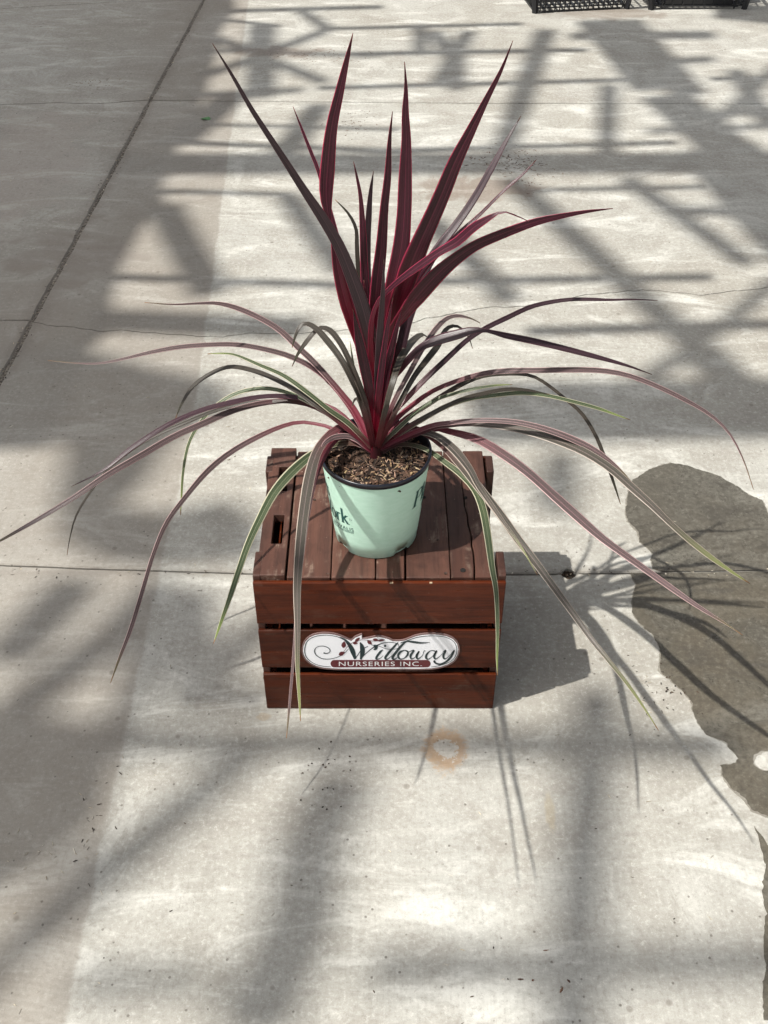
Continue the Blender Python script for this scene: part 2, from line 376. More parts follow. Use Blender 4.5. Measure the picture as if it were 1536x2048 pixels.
sheet(L_, 0.0012, 'wet_patch', M_WET, 0.004, [(x, y-0.0021) for x, y in reversed(jA) if L_[0].x < x < L_[-1].x])
st = [(1600,1700),(1600,2040),(1530,2040),(1526,1990),(1532,1940),(1526,1880),(1533,1830),(1524,1780),(1532,1730),(1516,1680),(1508,1652),(1522,1670),(1536,1690)]
sheet([at_z(*q) for q in st], 0.0010, 'wet_patch', M_WET, 0.003)

# ------------------------------------------------------------------ roof frame overhead (throws the floor shadows)
M_STEEL = plain('galvanised_steel', (0.45,0.46,0.47,1), 0.45, 0.5, Metallic=0.6)
def caster_mat():
    t = NT('shade_caster'); t.set(Base_Color=(0.55,0.55,0.54,1), Roughness=0.9)       # for the added shade panels; part-transparent, so their shade is lighter
    tr = t.n('ShaderNodeBsdfTransparent'); mx = t.n('ShaderNodeMixShader'); mx.inputs[0].default_value = 0.22
    t.l(t.bsdf.outputs[0], mx.inputs[1]); t.l(tr.outputs[0], mx.inputs[2]); t.l(mx.outputs[0], t.out.inputs[0]); return t.m
M_CASTER = caster_mat()
roof = tag(thing('roof_frame', (-5, -1, 4.0)), kind='structure')
def lift(px, py, z):
    g = at_z(px, py); return g + SUN*(z/SUN.z)
def bar(px0, py0, px1, py1, wd, z=6.8, name='rafter', ht=0.05):
    z = z if z < 5 else (6.0 if (py0+py1)/2 < 900 else 7.2); a, b = lift(px0, py0, z), lift(px1, py1, z); m = MB(); m.beam(a, b, wd, min(ht, wd)); return part(m, name, M_STEEL, roof)
LOWZ = 3.8; HI = 6.8
for a in [(640,176,1250,160,.04),(1425,158,1560,154,.04),(700,108,1170,100,.045),(300,283,780,301,.035),(780,301,1350,285,.035),(410,249,800,259,.025),
          (320,382,580,389,.03),(1040,381,1400,374,.03),(860,563,1420,554,.04),(225,554,690,571,.035),(1060,663,1560,648,.045),
          (640,58,1040,48,.04),(460,22,760,14,.05),(450,40,560,52,.03)]:
    bar(*a[:4], a[4], LOWZ, 'purlin')
for a in [(240,328,1560,326,.145),(190,640,600,656,.09),(960,824,1600,815,.22),(200,1482,1460,1492,.058),(740,1940,1600,1920,.05),(150,1962,420,1958,.04),(350,1400,540,1396,.06)]:
    bar(*a[:4], a[4]*1.08, HI, 'purlin', 0.10)
for a in [(1196,1380,1168,1700,.06),(1168,1700,1140,2100,.06),(688,1550,628,1680,.075),(628,1680,600,1850,.075),(600,1850,500,2060,.08),
          (490,1515,290,1680,.055),(290,1680,60,1880,.06),(155,1165,10,1320,.075),(330,1165,205,1290,.06),(205,1290,30,1420,.07),(370,1180,395,1400,.07),
          (540,1230,400,1400,.05),(300,1250,250,1450,.045),
          (1092,60,1033,225,.075),(1033,225,1004,310,.07),(1218,170,1213,310,.06),(1250,355,1500,530,.06),(1018,355,1400,700,.07),(1400,700,1560,860,.09),
          (1560,555,1443,655,.05),(1443,655,1290,760,.05),(860,440,1025,605,.065),(575,390,690,545,.065),(325,410,425,590,.085),(470,185,365,280,.10),(640,210,570,305,.08),
          (868,62,915,130,.06),(938,62,875,170,.06),(914,100,914,180,.06),(838,48,842,110,.05),
          (524,50,520,195,.09),(400,190,600,180,.06),(430,75,650,165,.055),(650,62,415,150,.06),(400,100,760,112,.045),(600,20,660,60,.05)]:
    bar(*a[:4], a[4]*(0.92 if a[1] < 900 else 1.12), HI, 'brace', 0.10)
def panel(pts, z=6.8, name='added_shade_panel'):  # unseen sheet added overhead, outlined to throw broad shade on the floor
    z = 5.2 if sum(q[1] for q in pts)/len(pts) < 700 else 7.2
    P = [lift(x, y, z) for x, y in pts]; n = len(P); m = MB()
    m.add([p for p in P]+[p+Vector((0,0,0.012)) for p in P], [tuple(range(n)), tuple(range(2*n-1,n-1,-1))]+[(i,n+i,n+(i+1)%n,(i+1)%n) for i in range(n)])
    part(m, name, M_CASTER, roof)
panel([(452,-60),(470,20),(440,60),(425,130),(408,190),(362,275),(332,350),(318,380),(330,405),(290,440),(240,530),(220,600),(232,650),(175,700),(140,770),(110,840),(80,900),(-40,900),(-300,700),(-300,100),(-40,-60)])
for a in [(1190,40,1310,180,.13),(1250,40,1380,190,.10),(1330,190,1470,310,.16),(1400,300,1600,520,.14),(1470,290,1640,450,.12),(1150,72,1420,70,.09),(1240,130,1420,118,.07),(1340,232,1560,222,.06),(1300,262,1600,250,.05),(1440,20,1640,40,.22),(1470,140,1540,250,.06),(1560,130,1440,240,.05),(1420,345,1640,340,.10),(1350,420,1640,430,.06)]:
    bar(*a[:4], a[4], HI, 'brace', 0.10)  # unseen bars added to throw the broad upper-right shade
panel([(-80,1430),(60,1420),(190,1440),(236,1480),(228,1560),(205,1640),(150,1690),(60,1760),(-80,1830)])
bar(200, 1700, -60, 2000, 0.05, HI, 'brace', 0.1)
panel([(-60,690),(150,690),(300,735),(430,760),(470,800),(400,850),(330,890),(290,960),(240,1010),(330,1025),(420,1000),(470,1005),(540,1060),(530,1120),(330,1140),(200,1125),(120,1080),(110,1000),(130,900),(60,880),(-60,910)])
panel([(1085,905),(1150,900),(1165,960),(1140,1040),(1060,1010)])

# ------------------------------------------------------------------ wooden crate
CH = 0.333
def wood(name, axis, c0, c1, c2, worn=0.3, rough=0.5, spec=0.35):
    t = NT(name); tc = t.n('ShaderNodeTexCoord').outputs['Object']; oi = t.n('ShaderNodeObjectInfo')
    rv = t.n('ShaderNodeCombineXYZ'); r = t.math('MULTIPLY', oi.outputs['Random'], 17.0)
    for i in range(3): t.l(r, rv.inputs[i])
    sc = {'x': (1.0, 14, 14), 'y': (14, 1.0, 14), 'z': (14, 14, 1.0)}[axis]
    g = t.map(tc, sc, rv.outputs[0])
    fib = t.noise(g, 9.0, 6, 0.65, 0.3); ring = t.noise(g, 1.6, 4, 0.6, 1.6); blot = t.noise(t.map(tc, (1,1,1), rv.outputs[0]), 16, 5, 0.65, 0.4)
    fleck = t.noise(t.map(tc, (1,1,1), rv.outputs[0]), 130, 3, 0.6)
    c = t.mix(t.ss(ring, 0.3, 0.7), c0, c1)
    c = t.mix(t.math('MULTIPLY', t.ss(fib, 0.40, 0.72), 0.55), c, c2)
    c = t.mix(t.math('MULTIPLY', t.ss(blot, 0.52, 0.75), 0.6), c, tuple(x*0.45 for x in c0[:3])+(1,))
    wm = t.math('MULTIPLY', t.math('MULTIPLY', t.ss(blot, 0.50, 0.32), t.ss(fib, 0.45, 0.65)), worn)
    c = t.mix(wm, c, (0.27,0.19,0.145,1))
    c = t.mix(t.math('MULTIPLY', t.ss(fleck, 0.70, 0.78), worn*1.2+0.15), c, (0.45,0.37,0.30,1))
    # knots
    v = t.vor(t.map(tc, tuple(9.0 if q == 1.0 else 26.0 for q in sc), rv.outputs[0]), 1.0); sp = t.n('ShaderNodeSeparateColor'); t.l(v.outputs['Color'], sp.inputs[0])
    kn = t.math('MULTIPLY', t.ss(t.math('ADD', v.outputs['Distance'], t.math('MULTIPLY', fib, 0.2)), 0.42, 0.22), t.math('GREATER_THAN', sp.outputs[0], 0.76))
    c = t.mix(t.math('MULTIPLY', kn, 0.6), c, tuple(x*0.35 for x in c0[:3])+(1,))
    br = t.math('ADD', 0.80, t.math('MULTIPLY', oi.outputs['Random'], 0.4)); hsv = t.n('ShaderNodeHueSaturation'); t.l(c, hsv.inputs['Color']); t.l(br, hsv.inputs['Value'])
    t.bump(t.math('ADD', fib, t.math('MULTIPLY', kn, 0.5)), 0.45, 0.0012)
    return t.set(Base_Color=hsv.outputs[0], Roughness=t.ss(fib, 0.3, 0.7, rough-0.08, rough+0.12), Specular_IOR_Level=spec)
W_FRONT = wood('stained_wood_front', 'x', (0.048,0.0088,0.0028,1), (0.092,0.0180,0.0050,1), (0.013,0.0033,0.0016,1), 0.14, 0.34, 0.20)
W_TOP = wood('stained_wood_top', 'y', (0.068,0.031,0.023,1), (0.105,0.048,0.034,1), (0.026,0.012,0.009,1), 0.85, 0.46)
W_POST = wood('stained_wood_post', 'z', (0.050,0.022,0.016,1), (0.075,0.033,0.024,1), (0.028,0.013,0.010,1), 0.35, 0.45)
W_DARK = plain('nail_hole', (0.008,0.006,0.005,1), 0.9)
crate = tag(thing('wooden_crate', (0, 0.167, 0)), 'dark red-brown slatted wooden crate with an oval nursery sign under the plant pot', 'crate')
ZS = [(0.0, 0.0985), (0.117, 0.2150), (0.233, 0.3325)]
def board(a, b, name, mat, bev=0.0016, warp=0.0009):
    """a box board cut along its length so its faces can wander a little"""
    m = MB(); m.box(a, b, bev)
    bm = bmesh.new(); me = D.meshes.new('tmp'); me.from_pydata(m.v, [], m.f); bm.from_mesh(me); D.meshes.remove(me)
    ext = [b[i]-a[i] for i in range(3)]; ax = ext.index(max(ext)); n = max(3, int(ext[ax]/0.035))
    for i in range(1, n):
        co = list(a); co[ax] = a[ax]+ext[ax]*i/n; no = [0,0,0]; no[ax] = 1
        bmesh.ops.bisect_plane(bm, geom=list(bm.verts)+list(bm.edges)+list(bm.faces), plane_co=co, plane_no=no)
    s = random.random()*50
    for v in bm.verts:
        q = mnoise.noise_vector(Vector((v.co.x*11+s, v.co.y*11, v.co.z*11)))*warp; q[ax] *= 0.4
        v.co += q
    bm.verts.ensure_lookup_table(); mb = MB(); mb.add([v.co[:] for v in bm.verts], [[v.index for v in f.verts] for f in bm.faces]); bm.free()
    return part(mb, name, mat, crate)
for k, (z0, z1) in enumerate(ZS):
    z0 = max(z0, 0.001)
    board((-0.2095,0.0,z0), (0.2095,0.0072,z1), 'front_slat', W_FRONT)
    board((-0.2095,0.3275,z0), (0.2095,0.335,z1), 'back_slat', W_FRONT)
    for sx in (-1, 1):
        xa, xb = sorted((sx*0.1865, sx*0.1955))
        board((xa,0.012,z0+0.002), (xb,0.319,z1-(0.014 if k == 2 else 0.0)), 'end_slat', W_FRONT)
TZ = CH+0.0035
bounds = [(-0.1945,-0.1565,0.007),(-0.1540,-0.0815,0.0),(-0.0800,-0.0070,0.0005),(-0.0055,0.0420,-0.0008),(0.0455,0.1175,0.0),(0.1192,0.1930,0.0006)]
def top_plank(x0, x1, dz, y0=0.0090, y1=0.343):
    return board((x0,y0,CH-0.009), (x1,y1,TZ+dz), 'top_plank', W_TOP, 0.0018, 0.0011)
# leftmost plank with two hand slots, built from pieces round the openings
x0, x1, dz = -0.2035, -0.1565, 0.006
sx0, sx1 = -0.1845, -0.1665
slots = [(0.085, 0.158), (0.222, 0.290)]
m = MB(); za, zb = CH-0.008, TZ+dz
xs = [x0, sx0, sx1, x1]; ys = [0.0090, slots[0][0], slots[0][1], slots[1][0], slots[1][1], 0.346]
solid = lambda i, j: not (i == 1 and j in (1, 3))
V = {}
def vid(i, j, top):
    k = (i, j, top)
    if k not in V: V[k] = len(m.v); m.v.append((xs[i], ys[j], zb if top else za))
    return V[k]
for i in range(3):
    for j in range(5):
        if not solid(i, j): continue
        m.f.append((vid(i,j,1),vid(i+1,j,1),vid(i+1,j+1,1),vid(i,j+1,1))); m.f.append((vid(i,j+1,0),vid(i+1,j+1,0),vid(i+1,j,0),vid(i,j,0)))
        for (di, dj, e) in ((-1,0,((i,j+1),(i,j))),(1,0,((i+1,j),(i+1,j+1))),(0,-1,((i,j),(i+1,j))),(0,1,((i+1,j+1),(i,j+1)))):
            ni, nj = i+di, j+dj
            if 0 <= ni < 3 and 0 <= nj < 5 and solid(ni, nj): continue
            (p, q) = e; m.f.append((vid(*p,0),vid(*q,0),vid(*q,1),vid(*p,1)))
m.mi = [0]*len(m.f)
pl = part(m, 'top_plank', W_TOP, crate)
bv = pl.modifiers.new('bevel', 'BEVEL'); bv.width = 0.0014; bv.segments = 2; bv.limit_method = 'ANGLE'
for (a, b, dz) in bounds[1:5]: top_plank(a, b, dz)
# last plank is split lengthwise by a wandering crack
def cracked(xa, xb, side):
    n = 26; m = MB(); ring = []
    for i in range(n+1):
        y = 0.0090+(0.343-0.0090)*i/n; xc = 0.1545+0.0045*math.sin(y*17+0.6)+0.0016*mnoise.noise(Vector((y*40,1,2)))
        gap = 0.0006+0.0007*max(0, math.sin(y*9+1.2))
        l, r = (xa, xc-gap) if side < 0 else (xc+gap, xb)
        b = 0.0012
        ring.append([(l,y,CH-0.009),(l,y,TZ-b),(l+b,y,TZ),(r-b,y,TZ),(r,y,TZ-b),(r,y,CH-0.009)])
    for q in ring: m.v += q
    k = 6
    for i in range(n):
        for j in range(k): m.f.append((i*k+j, i*k+(j+1)%k, (i+1)*k+(j+1)%k, (i+1)*k+j))
    m.f += [tuple(range(k-1,-1,-1)), tuple(range(n*k, n*k+k))]; m.mi = [0]*len(m.f)
    return part(m, 'top_plank', W_TOP, crate)
cracked(0.1192, 0.1930, -1); cracked(0.1192, 0.1930, 1)
board((-0.186,0.012,0.004), (0.186,0.317,0.013), 'added_gap_board', W_POST)  # added inside to keep sunlit floor from showing through the gaps
board((-0.186,0.3185,0.016), (0.186,0.3265,0.318), 'added_gap_board', W_POST)  # added behind the back slats' gaps, blocks the bright floor beyond
for yb in (0.055, 0.262):
    board((-0.1855,yb,CH-0.022), (0.1855,yb+0.035,CH-0.0105), 'cross_batten', W_POST)
# corner posts with a rounded far shoulder
def post(sx, y0, y1, flip):
    m = MB(); xa, xb = sorted((sx*0.1968, sx*0.2095)); zt = CH+0.010
    if sx < 0: xb = -0.2045 if False else xb
    prof = []; R = 0.010
    for i in range(7):
        a = math.pi/2*i/6; prof.append((y1-R+R*math.sin(a), zt-R+R*math.cos(a)))
    prof = [(y0, 0.002), (y0, zt-0.002), (y0+0.002, zt)] + prof + [(y1, 0.002)]
    if flip: prof = [(y0+y1-y, z) for y, z in prof][::-1]
    n = len(prof); m.add([(xa,y,z) for y,z in prof]+[(xb,y,z) for y,z in prof], [tuple(range(n))[::-1] if not flip else tuple(range(n))[::-1], tuple(range(n,2*n))]+[(i,(i+1)%n,n+(i+1)%n,n+i) for i in range(n)])
    o = part(m, 'corner_post', W_POST, crate)
    bm = bmesh.new(); bm.from_mesh(o.data); bmesh.ops.recalc_face_normals(bm, faces=bm.faces); bm.to_mesh(o.data); bm.free()
    b = o.modifiers.new('bevel', 'BEVEL'); b.width = 0.0018; b.segments = 2; b.limit_method = 'ANGLE'
for sx in (-1, 1):
    post(sx, 0.0076, 0.070, False); post(sx, 0.275, 0.3270, False)
# nails and plugged holes in the top, seen as dark discs
def disc(px, py, r, dz=0.0012, name='nail', mat=W_DARK):
    p = at_z(px, py, TZ); m = MB(); n = 14
    vs = [(p.x+r*math.cos(2*math.pi*i/n), p.y+r*math.sin(2*math.pi*i/n), TZ+dz) for i in range(n)]
    vs += [(x+(p.x-x)*0.25, y+(p.y-y)*0.25, TZ+dz-0.0006) for x, y, z in vs]
    m.add(vs+[(x,y,TZ-0.001) for x,y,z in vs[:n]], [(i,(i+1)%n,n+(i+1)%n,n+i) for i in range(n)]+[tuple(range(n,2*n))]+[(2*n+i,2*n+(i+1)%n,(i+1)%n,i) for i in range(n)])
    part(m, name, mat, crate)
M_NAIL = plain('nail_head', (0.05,0.03,0.022,1), 0.5, 0.5)
for a in [(931,996,.0032),(848,995,.003),(926,1141,.0046),(891,1147,.0026),(629,1000,.0025),(655,1149,.0028),(700,1004,.0024),(875,1080,.002)]:
    disc(*a, mat=W_DARK if a[2] > .0029 else M_NAIL)
# dried glue beads on the front top edge
M_GLUE = plain('dried_glue', (0.40,0.29,0.19,1), 0.6)
for px, ln in ((783,0.006),(862,0.005)):
    p = at_z(px, 1166, CH); m = MB(); m.box((p.x-ln/2,-0.0006,CH-0.002), (p.x+ln/2,0.0025,CH+0.0006), 0.0008); part(m, 'glue_bead', M_GLUE, crate)

# ---- sign on the middle slat
M_LAM = plain('laminate_border', (0.20,0.13,0.125,1), 0.25, 0.5)
M_WHITE = plain('sign_white', (0.93,0.94,0.98,1), 0.28, 0.5)
M_INK = plain('sign_green_black', (0.012,0.030,0.034,1), 0.35)
M_RED = plain('sign_dark_red', (0.115,0.018,0.024,1), 0.35)
M_LET = plain('sign_letter_white', (0.82,0.82,0.82,1), 0.35)
def SG(X, Y, d):
    q = at_y(590+X/4.389, 1230+Y/4.389, -0.0012); return (q.x, -0.0012-d, q.z)
def smooth_pts(pts, n=8, closed=False):
    P = [Vector(p) for p in pts]; out = []; L = len(P)
    for i in range(L if closed else L-1):
        p0 = P[i-1] if (closed or i > 0) else P[0]*2-P[1]; p1 = P[i]; p2 = P[(i+1)%L]; p3 = P[(i+2)%L] if (closed or i+2 < L) else P[-1]*2-P[-2]
        for k in range(n):
            t = k/n; out.append(0.5*((2*p1)+(p2-p0)*t+(2*p0-5*p1+4*p2-p3)*t*t+(3*p1-p0-3*p2+p3)*t**3))
    if not closed: out.append(P[-1])
    return out
def filled(pts, d, name, mat, parent, thick=0.0006):
    n = len(pts); m = MB(); m.add([SG(p[0], p[1], d) for p in pts]+[SG(p[0], p[1], d-thick) for p in pts], [tuple(range(n))]+[(i,n+i,n+(i+1)%n,(i+1)%n) for i in range(n)])
    o = part(m, name, mat, parent)
    bm = bmesh.new(); bm.from_mesh(o.data); bmesh.ops.triangulate(bm, faces=[f for f in bm.faces if len(f.verts) > 4]); bmesh.ops.recalc_face_normals(bm, faces=bm.faces); bm.to_mesh(o.data); bm.free(); return o
def stroke(m, pts, d, n=7):
    """pts: (X, Y, width) in the sign's drawing units"""
    S = smooth_pts([(a, b, c) for a, b, c in pts], n); vs = []
    for i, q in enumerate(S):
        t = (S[min(i+1,len(S)-1)]-S[max(i-1,0)]); t.z = 0; t.normalize(); nx, ny = -t.y, t.x; hw = max(q.z*1.22, 0.6)/2
        vs += [SG(q.x+nx*hw, q.y+ny*hw, d), SG(q.x-nx*hw, q.y-ny*hw, d)]
    m.add(vs, [(2*i,2*i+1,2*i+3,2*i+2) for i in range(len(S)-1)])
wo_ = [(72,310),(76,270),(95,230),(130,195),(180,174),(240,165),(300,166),(350,173),(400,188),(450,210),(495,226),(530,198),(585,176),(586,208),(640,208),(690,198),(740,190),(825,213),(860,230),(910,231),(960,225),(1010,206),(1060,187),(1120,175),(1190,169),(1260,171),(1330,185),(1388,210),(1422,250),(1433,300),(1422,350),(1392,397),(1342,428),(1280,450),(1200,464),(1100,468),(760,468),(400,468),(320,464),(250,458),(190,443),(140,418),(98,382),(78,345)]
cen = Vector((755, 318))
lam = []
for i, q in enumerate(wo_):
    a, b = Vector(wo_[i-1]), Vector(wo_[(i+1)%len(wo_)]); t = (b-a).normalized(); lam.append((q[0]+t.y*13, q[1]-t.x*13))
sign = filled([q[:2] for q in smooth_pts([(*q, 0) for q in lam], 3, True)], 0.0006, 'sign', M_LAM, crate, 0.0018)
filled(wo_, 0.0009, 'sign_face', M_WHITE, sign, 0.0004)
bann = [];
for cx, a0 in ((1158, -90), (344, 90)):
    for i in range(9): a = math.radians(a0+i*180/8); bann.append((cx+32*math.cos(a), 423+32*math.sin(a)))
filled(bann, 0.0012, 'banner', M_RED, sign, 0.0004)
m = MB(); dd = [0.0012]
def st(*p): dd[0] += 0.000012; stroke(m, p, dd[0])
st((520,330,6),(470,240,8),(430,212,8),(370,186,5),(300,174,4),(240,173,5),(180,183,5),(130,205,5),(98,242,6),(85,300,7),(93,350,6),(122,390,5),(172,424,4),(240,444,4),(315,451,3))
st((925,242,4),(1000,214,5),(1080,190,5),(1180,179,4),(1280,183,4),(1350,201,4),(1398,236,4),(1420,290,5),(1413,345,5),(1383,390,4),(1330,420,4),(1260,441,4),(1195,452,3))
st((398,190,5),(440,215,14),(480,262,27),(508,318,34),(528,382,16))
st((528,380,6),(552,345,5),(585,300,5),(640,270,4))
st((572,236,8),(588,275,30),(592,325,34),(576,386,12))
st((576,384,6),(620,335,5),(680,285,6),(720,262,8),(780,240,5),(850,236,4),(905,252,4),(905,285,3),(860,296,3),(800,292,3),(740,270,3),(670,258,3))
st((690,262,10),(712,272,24),(706,292,20),(690,300,6))
st((772,300,5),(750,318,15),(722,355,16),(712,380,12),(742,378,5),(775,352,3))
st((782,272,8),(792,266,18),(800,262,8))
st((905,236,6),(880,262,14),(820,330,17),(792,372,16),(812,382,7),(850,352,3))
st((985,226,5),(950,248,15),(890,318,18),(855,372,17),(880,382,7),(912,352,3))
st((930,236,4),(985,226,10),(1050,234,15),(1110,240,11),(1185,236,2))
st((960,304,6),(925,320,15),(905,352,16),(920,380,10),(955,376,6),(985,348,14),(990,318,12),(962,304,6))
st((990,322,4),(1020,310,5),(1042,308,12),(1015,350,17),(1022,380,9),(1058,362,4),(1090,312,8),(1068,352,17),(1078,381,9),(1118,350,4),(1132,312,5),(1146,310,3))
st((1232,312,8),(1192,308,5),(1158,338,14),(1150,370,15),(1172,382,7),(1212,352,4),(1244,308,9),(1222,352,17),(1232,381,9),(1270,358,4),(1298,326,3))
st((1296,322,3),(1322,308,12),(1302,350,17),(1312,380,9),(1350,358,4),(1398,306,9),(1370,360,15),(1330,402,14),(1280,426,12),(1240,420,12),(1222,402,14),(1232,396,6))
part(m, 'script_lettering', M_INK, sign)
m = MB()
st((472,290,3),(440,325,4),(400,352,4),(350,372,4),(290,382,4),(235,376,5),(190,350,6),(172,318,7),(178,290,5),(205,272,4),(250,268,4),(290,282,5),(308,305,6),(298,325,5),(275,332,6),(255,328,9),(250,326,4))
part(m, 'scroll', M_INK, sign)
m = MB()
def lf(x, y, ln, a, wd):
    a = math.radians(a); c, s_ = math.cos(a)*ln/2, -math.sin(a)*ln/2
    st((x-c,y-s_,1),(x-c*0.4,y-s_*0.4,wd),(x+c*0.3,y+s_*0.3,wd*0.9),(x+c,y+s_,1))
lf(428,255,62,80,30); lf(410,333,60,25,26); lf(548,212,58,42,20); lf(528,241,46,-5,18); lf(655,236,52,-40,24); lf(708,213,52,-8,20); lf(758,217,66,8,14)
st((402,346,2),(440,300,3),(470,262,3),(520,232,3),(590,212,3),(680,222,3),(740,222,2))
part(m, 'vine', M_RED, sign)
def text_mesh(body, name):
    cu = D.curves.new(name, 'FONT'); cu.body = body; cu.size = 1.0; cu.resolution_u = 4; cu.space_character = 1.12
    ob = D.objects.new(name, cu); COL.objects.link(ob); dg = bpy.context.evaluated_depsgraph_get(); me = D.meshes.new_from_object(ob.evaluated_get(dg))
    vs = [v.co[:2] for v in me.vertices]; fs = [tuple(p.vertices) for p in me.polygons]
    D.objects.remove(ob); D.curves.remove(cu); D.meshes.remove(me); return vs, fs
vs, fs = text_mesh('NURSERIES INC.', 'nurseries_text')
xa, xb = min(v[0] for v in vs), max(v[0] for v in vs); ya, yb = min(v[1] for v in vs), max(v[1] for v in vs)
m = MB(); m.add([SG(385+(v[0]-xa)/(xb-xa)*727, 443-(v[1]-ya)/(yb-ya)*39, 0.00145) for v in vs], fs)
part(m, 'lettering', M_LET, sign)

# ------------------------------------------------------------------ potted plant
PC = (-0.006, 0.1225, CH+0.0045)
plant = tag(thing('potted_plant', PC), 'spiky burgundy cordyline with striped arching leaves in a mint green pot on the crate', 'potted plant')
def mint_mat():
    t = NT('mint_plastic'); tc = t.n('ShaderNodeTexCoord').outputs['Object']
    n = t.noise(t.map(tc, (60,60,160)), 1.0, 4, 0.6); b = t.noise(tc, 22, 4, 0.6)
    c = t.mix(t.ss(n, 0.3, 0.7), (0.50,0.75,0.61,1), (0.56,0.80,0.67,1)); c = t.mix(t.math('MULTIPLY', t.ss(b, 0.55, 0.75), 0.25), c, (0.42,0.64,0.52,1))
    t.bump(t.math('ADD', n, b), 0.08, 0.001)
    return t.set(Base_Color=c, Roughness=0.40, Specular_IOR_Level=0.4, Subsurface_Weight=0.0)
M_MINT = mint_mat(); M_RIM = plain('navy_rim', (0.010,0.012,0.020,1), 0.28, 0.5); M_INNER = plain('pot_inside', (0.012,0.012,0.014,1), 0.5)
def pr(z): return 0.0715+(z-0.012)*0.109
def bottom(k, th, z):
    if k > 2: return z
    d = min(abs((math.degrees(th)-a+180) % 360-180) for a in (-52, 38, 128, 218))
    u = max(0, min(1, (13-d)/6)); u = u*u*(3-2*u)
    return z + u*(0.011-0.0035*k if k < 3 else 0)
m = MB(); m.lathe([(0.0690,0.0),(0.0702,0.001),(0.0706,0.0125),(0.0716,0.0138),(pr(0.03),0.03),(pr(0.06),0.06),(pr(0.1),0.1),(pr(0.14),0.14),(pr(0.163),0.163),(pr(0.163)+0.0006,0.1705)], PC, 144, bottom)
m.lathe([(0.0660,0.0005),(0.0665,0.02),(0.0001,0.021)], PC, 72)
pot = part(m, 'pot', M_MINT, plant, smooth=True)
m = MB(); rp = [(pr(0.163)+0.0004,0.1690),(0.0903,0.1700)]
for i in range(9):
    a = math.radians(-60+i*30); rp.append((0.0895+0.0022*math.cos(a), 0.1770+0.0030*math.sin(a)))
rp += [(0.0862,0.172),(0.0835,0.150),(0.080,0.120)]
m.lathe(rp, PC, 144); part(m, 'rim', [M_RIM][0], pot, smooth=True)
# printed lettering, drawn with a broad pen and wrapped on the cone
G = {
 'P': (0.70, [[(.16,0),(.16,1)],[(.0,.02),(.34,.02)],[(.0,.98),(.2,.98)],[(.16,.97),(.42,.97),(.60,.88),(.64,.74),(.58,.58),(.42,.50),(.2,.5)]]),
 'l': (0.32, [[(.15,0),(.15,1.02)],[(.02,.02),(.30,.02)],[(.02,1.0),(.15,1.0)]]),
 'a': (0.55, [[(.07,.46),(.14,.57),(.28,.6),(.39,.53),(.41,.38),(.41,.10),(.47,.02),(.54,.05)],[(.41,.36),(.2,.31),(.07,.18),(.12,.04),(.26,.01),(.41,.12)]]),
 'n': (0.62, [[(.13,0),(.13,.6)],[(.02,.02),(.26,.02)],[(.02,.58),(.13,.58)],[(.14,.46),(.24,.57),(.36,.6),(.46,.53),(.48,.4),(.48,0)],[(.37,.02),(.6,.02)]]),
 't': (0.42, [[(.18,.82),(.18,.14),(.24,.02),(.34,.02),(.4,.08)],[(.03,.58),(.36,.58)]]),
 's': (0.46, [[(.39,.47),(.34,.57),(.21,.6),(.09,.54),(.09,.43),(.22,.34),(.36,.26),(.41,.14),(.32,.02),(.17,.0),(.06,.07),(.05,.17)]]),
 'h': (0.62, [[(.13,0),(.13,1.02)],[(.02,.02),(.26,.02)],[(.02,1.0),(.13,1.0)],[(.14,.46),(.24,.57),(.36,.6),(.46,.53),(.48,.4),(.48,0)],[(.37,.02),(.6,.02)]]),
 'W': (1.02, [[(.08,1),(.33,0)],[(.33,0),(.54,1)],[(.46,1),(.72,0)],[(.72,0),(.95,1)],[(0,.98),(.2,.98)],[(.38,.98),(.6,.98)],[(.84,.98),(1.04,.98)]]),
 'o': (0.60, [[(.29,.6),(.12,.53),(.05,.3),(.12,.07),(.29,0),(.46,.07),(.53,.3),(.46,.53),(.29,.6)]]),
 'r': (0.46, [[(.13,0),(.13,.6)],[(.02,.02),(.28,.02)],[(.02,.58),(.13,.58)],[(.14,.42),(.22,.55),(.34,.6),(.42,.55)]]),
 'k': (0.64, [[(.13,0),(.13,1.02)],[(.02,.02),(.26,.02)],[(.02,1.0),(.13,1.0)],[(.15,.27),(.44,.58)],[(.26,.36),(.52,.02)],[(.34,.58),(.56,.58)],[(.42,.02),(.66,.02)]]),
}
M_PINK = plain('print_dark_green', (0.012,0.085,0.075,1), 0.4)
def cone(beta, z, d):
    r = pr(z)+d; return (PC[0]+r*math.sin(beta), PC[1]-r*math.cos(beta), PC[2]+z)
lev = [0.00025]
def put(m, text, size, beta0, z0, slope=0.0, thick=0.15, thin=0.045, align='l'):
    wx = 0.84; wd = sum(G[c][0] for c in text)*size*wx
    s = -wd if align == 'r' else 0.0
    for c in text:
        for pts in G[c][1]:
            lev[0] += 0.000004; S = smooth_pts([(x, y, 0) for x, y in pts], 6) if len(pts) > 2 else [Vector((*pts[0],0)).lerp(Vector((*pts[1],0)), i/6) for i in range(7)]
            vs = []
            for i, q in enumerate(S):
                t = S[min(i+1,len(S)-1)]-S[max(i-1,0)]; t.normalize(); hw = math.sqrt((thick*t.y)**2+(thin*t.x)**2)/2
                for sg in (1, -1):
                    x = s+(q.x*wx-t.y*hw*sg)*size; y = (q.y+t.x*hw*sg)*size
                    z = z0+y+slope*x; vs.append(cone(math.radians(beta0)+x/pr(z), z, lev[0]))
            m.add(vs, [(2*i,2*i+1,2*i+3,2*i+2) for i in range(len(S)-1)])
        s += G[c][0]*size*wx
